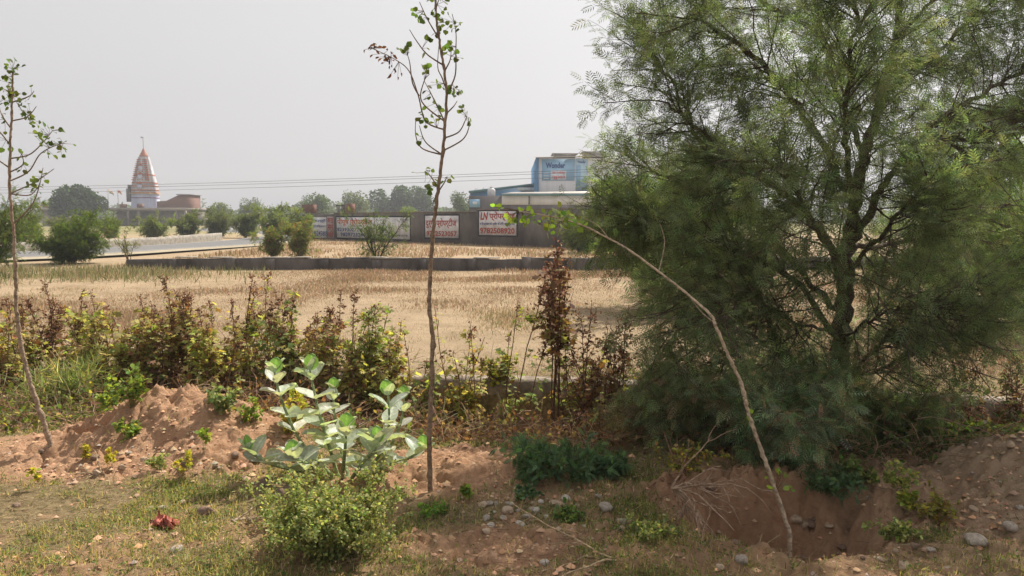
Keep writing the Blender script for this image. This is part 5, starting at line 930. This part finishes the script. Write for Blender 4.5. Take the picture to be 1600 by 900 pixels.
# ------------------------------------------------------------------ the big feathery tree
def big_tree():
    r = np.random.default_rng(900); TYY = 6.15; tb = g3(X(1306, TYY), TYY); t = thing('feathery_tree', 'large feathery acacia like tree filling the right half of the picture', 'tree', tb)
    def P_(l): return smooth_path([pos(a, b_, TYY+c) for a, b_, c in l], 7)
    limbs = [([(1303, 655, 0), (1312, 560, 0), (1319, 470, 0), (1323, 390, 0)], .075, .062), ([(1323, 395, 0), (1335, 320, .05), (1352, 240, .1), (1378, 150, .2), (1402, 50, .3), (1420, -90, .4)], .058, .018), ([(1323, 395, 0), (1365, 320, -.1), (1405, 255, -.2), (1470, 185, -.2), (1560, 130, -.1), (1660, 60, 0)], .036, .010),
      ([(1405, 255, -.2), (1450, 222, -.4), (1520, 214, -.5), (1610, 190, -.6), (1700, 170, -.6)], .016, .006), ([(1320, 420, 0), (1270, 345, -.1), (1200, 280, -.2), (1120, 225, -.3), (1045, 165, -.4)], .034, .008), ([(1350, 245, .1), (1310, 150, .3), (1285, 60, .5), (1270, -60, .6)], .026, .01),
      ([(1335, 320, .05), (1270, 200, -.3), (1190, 100, -.5), (1100, 30, -.7), (1060, -40, -.8)], .030, .008), ([(1318, 500, 0), (1230, 400, .3), (1150, 330, .5), (1070, 290, .7), (1008, 262, .8)], .028, .007), ([(1316, 540, 0), (1240, 440, -.4), (1140, 385, -.6), (1050, 352, -.8), (985, 340, -.9)], .026, .007),
      ([(1323, 390, 0), (1400, 380, .5), (1480, 350, .9), (1570, 320, 1.2)], .024, .008), ([(1378, 150, .2), (1450, 90, .5), (1530, 20, .8), (1600, -50, 1.)], .022, .008), ([(1306, 600, 0), (1235, 560, -.3), (1190, 470, -.5), (1150, 420, -.6), (1090, 400, -.7)], .026, .007), ([(1306, 620, 0), (1370, 540, -.3), (1450, 470, -.5), (1530, 440, -.6)], .018, .005),
      ([(1225, 600, .2), (1200, 500, .3), (1150, 380, .3), (1110, 260, .2), (1060, 150, .1), (1010, 70, 0)], .030, .007), ([(1306, 560, 0), (1380, 470, .5), (1440, 420, .9), (1500, 400, 1.2)], .018, .006), ([(1335, 320, .05), (1320, 220, -.7), (1330, 100, -1.1), (1340, -20, -1.3)], .026, .008), ([(1400, 60, .3), (1500, -30, .2), (1620, -60, .1)], .016, .006), ([(1285, 60, .5), (1180, -10, .6), (1120, -80, .7)], .016, .006), ([(1318, 480, 0), (1300, 400, -.8), (1260, 330, -1.2), (1220, 260, -1.4)], .022, .007), ([(1320, 430, 0), (1400, 340, -.8), (1450, 280, -1.1)], .02, .006), ([(1306, 640, 0), (1235, 615, -.3), (1160, 560, -.5), (1085, 545, -.6)], .016, .005), ([(1310, 600, 0), (1390, 570, -.3), (1470, 530, -.4), (1550, 505, -.4)], .016, .005), ([(1150, 420, -.6), (1095, 460, -.7), (1060, 500, -.8)], .010, .004), ([(1310, 520, 0), (1230, 500, -.7), (1180, 470, -1.0), (1130, 480, -1.2)], .014, .004), ([(1310, 540, 0), (1360, 500, -.8), (1420, 480, -1.0), (1480, 490, -1.1)], .012, .004), ([(1306, 600, 0), (1200, 540, .5), (1110, 470, .8), (1040, 430, 1.)], .018, .006)]
    mb = MB(); bc = np.array((.10, .075, .06)); Ps = []
    for l, r0, r1 in limbs:
        P = P_(l)
        if l[0][1] > 640: P[0, 2] = tb[2]-.1
        P = P+r.normal(size=P.shape)*.012; mb.tube(P, np.linspace(r0, r1, len(P)), 9, bc); Ps.append(P)
    P = P_(limbs[13][0])
    mb.tube([g3(X(1262, 6.2), 6.2, -.1), P[0]], [.036, .03], 8, bc)
    mb.build('trunk', BARK(), t, smooth=True)
    S2 = []; D2 = []; L2 = []
    for (l, r0, r1), P in list(zip(limbs, Ps))[1:]:
        ln = np.linalg.norm(np.diff(P, axis=0), axis=1).sum(); k = int(ln*17); P3 = P[None]; s, d, _, tt = along(P3, k, .18, 1.0, r); S2.append(s); D2.append(d); L2.append(.75*(1.15-.55*tt)*r.uniform(.5, 1.2, k))
        S2.append(P[-1:]); D2.append(nrm(P[-1:]-P[-2:-1])); L2.append(np.array([.5]))
    S2, D2, L2 = map(np.concatenate, (S2, D2, L2)); cen = np.array([tb[0], tb[1], 2.6]); outw = nrm((S2-cen)*[1, 1, .3])
    P2 = grow(S2, side(D2, r, .75, .25)+outw*.35, L2, 6, .12, (0, 0, -.05), r); s3, d3, i3, t3 = along(P2, 8, .12, 1, r)
    P3 = grow(s3, side(d3, r, .7), .30*r.uniform(.5, 1.3, len(s3))*(1.1-.4*t3), 4, .12, (0, 0, -.15), r)
    mb = MB(); wood(mb, P2, .0065, .0025, 5, bc); wood(mb, P3, .0022, .0011, 3, bc*1.3); mb.build('branches', BARK(), t)
    s4, d4, i4, t4 = along(P3, 10, .05, 1.05, r); keep = r.random(len(s4)) < (.26+1.35*noise(s4[:, 0]*1+s4[:, 1]*.7, s4[:, 2], 2.0, 66)**1.2)*(1+.5*sst(2., 2.8, s4[:, 2]))*(.62+.38*sst(.9, 2.3, s4[:, 2])); s4, d4 = s4[keep], d4[keep]; n = len(s4)
    print('big tree fronds', n)
    c = cvar((.14, .175, .088), n, r, .3, .1)*(.85+.4*noise(s4[:, 0]+s4[:, 1], s4[:, 2], 1.6, 67))[:, None]
    mb = MB(); mb.put(BIPIN, s4, side(d4, r, .85, .3)+[0, 0, -.1], nrm(UP+r.normal(size=(n, 3))*.45), .10*r.uniform(.55, 1.25, n), c); mb.build('crown', TREELEAF(), t)
big_tree()
# feathery shrubs at the tree's foot, spilling over the pit
for i, (lab, px, Y, yt, hw, c, nst, per) in enumerate([
    ('blue green feathery shrub spilling over the back of the pit', 1215, 5.05, 548, 105, (.15, .20, .12), 22, (9, 6, 5)),
    ('grey green feathery shrub left of the pit under the tree skirt', 1105, 5.3, 570, 85, (.13, .155, .085), 20, (8, 5, 5)),
    ('dense dark feathery shrub against the tree trunk', 1290, 5.6, 500, 90, (.10, .135, .065), 22, (8, 5, 6)),
    ('dark feathery shrub right of the tree trunk', 1385, 5.9, 520, 75, (.10, .13, .06), 18, (8, 5, 5)),
    ('twiggy half dry shrub left of the pit with red brown stems', 1035, 5.5, 610, 65, (.17, .15, .08), 20, (7, 4, 3))]):
    b = g3(X(px, Y), Y); bush(lab, b, ZZ(yt, Y)-b[2], hw/F*Y, 700+i, nst=nst, per=per, pal=([c, tuple(v*1.7 for v in c), (.33, .23, .15), (.26, .30, .16)], [3, 2.5, .8, .7]), leafT=BIPIN, leafs=.085, droop=-.4, bare=.03, upw=.7, mat=TREELEAF(), name='feathery_shrub', rad=.009, stemcol=(.2, .13, .09), lean=(0, -.25 if i == 0 else 0))
# brighter trees beyond, seen at the right edge
for i, (lab, px, Y, yt, hw, nst) in enumerate([('bright green feathery tree beyond the big one at the right edge', 1600, 11.5, 185, 130, 14), ('bright green feathery tree filling the gap right of the big tree', 1480, 16, 235, 90, 12), ('light feathery tree behind the left half of the big crown', 1060, 14, 215, 120, 14)]):
    b = g3(X(px, Y), Y); bush(lab, b, ZZ(yt, Y)-b[2], hw/F*Y, 720+i, nst=nst, per=(12, 7, 7), col=(.16, .24, .05), leafs=.19 if i != 2 else .18, droop=-.1, leafT=BIPIN, bare=.22, upw=1.1, name='feathery_tree', cat='tree', rad=.011, stemcol=(.10, .08, .06), leafname='crown')

# ------------------------------------------------------------------ haze
hz = bpy.data.materials.new('haze'); hz.use_nodes = True; T = hz.node_tree; T.nodes.clear(); o_ = T.nodes.new('ShaderNodeOutputMaterial'); pv = T.nodes.new('ShaderNodeVolumePrincipled')
pv.inputs['Color'].default_value = (.9, .92, .97, 1); pv.inputs['Density'].default_value = .0009; pv.inputs['Anisotropy'].default_value = .3; T.links.new(pv.outputs[0], o_.inputs['Volume'])
mb = MB(); mb.box(-420, 420, -30, 420, -1.6, 26); tag(mb.build('haze', hz), 'pale grey haze hanging over the fields', 'haze', kind='stuff')
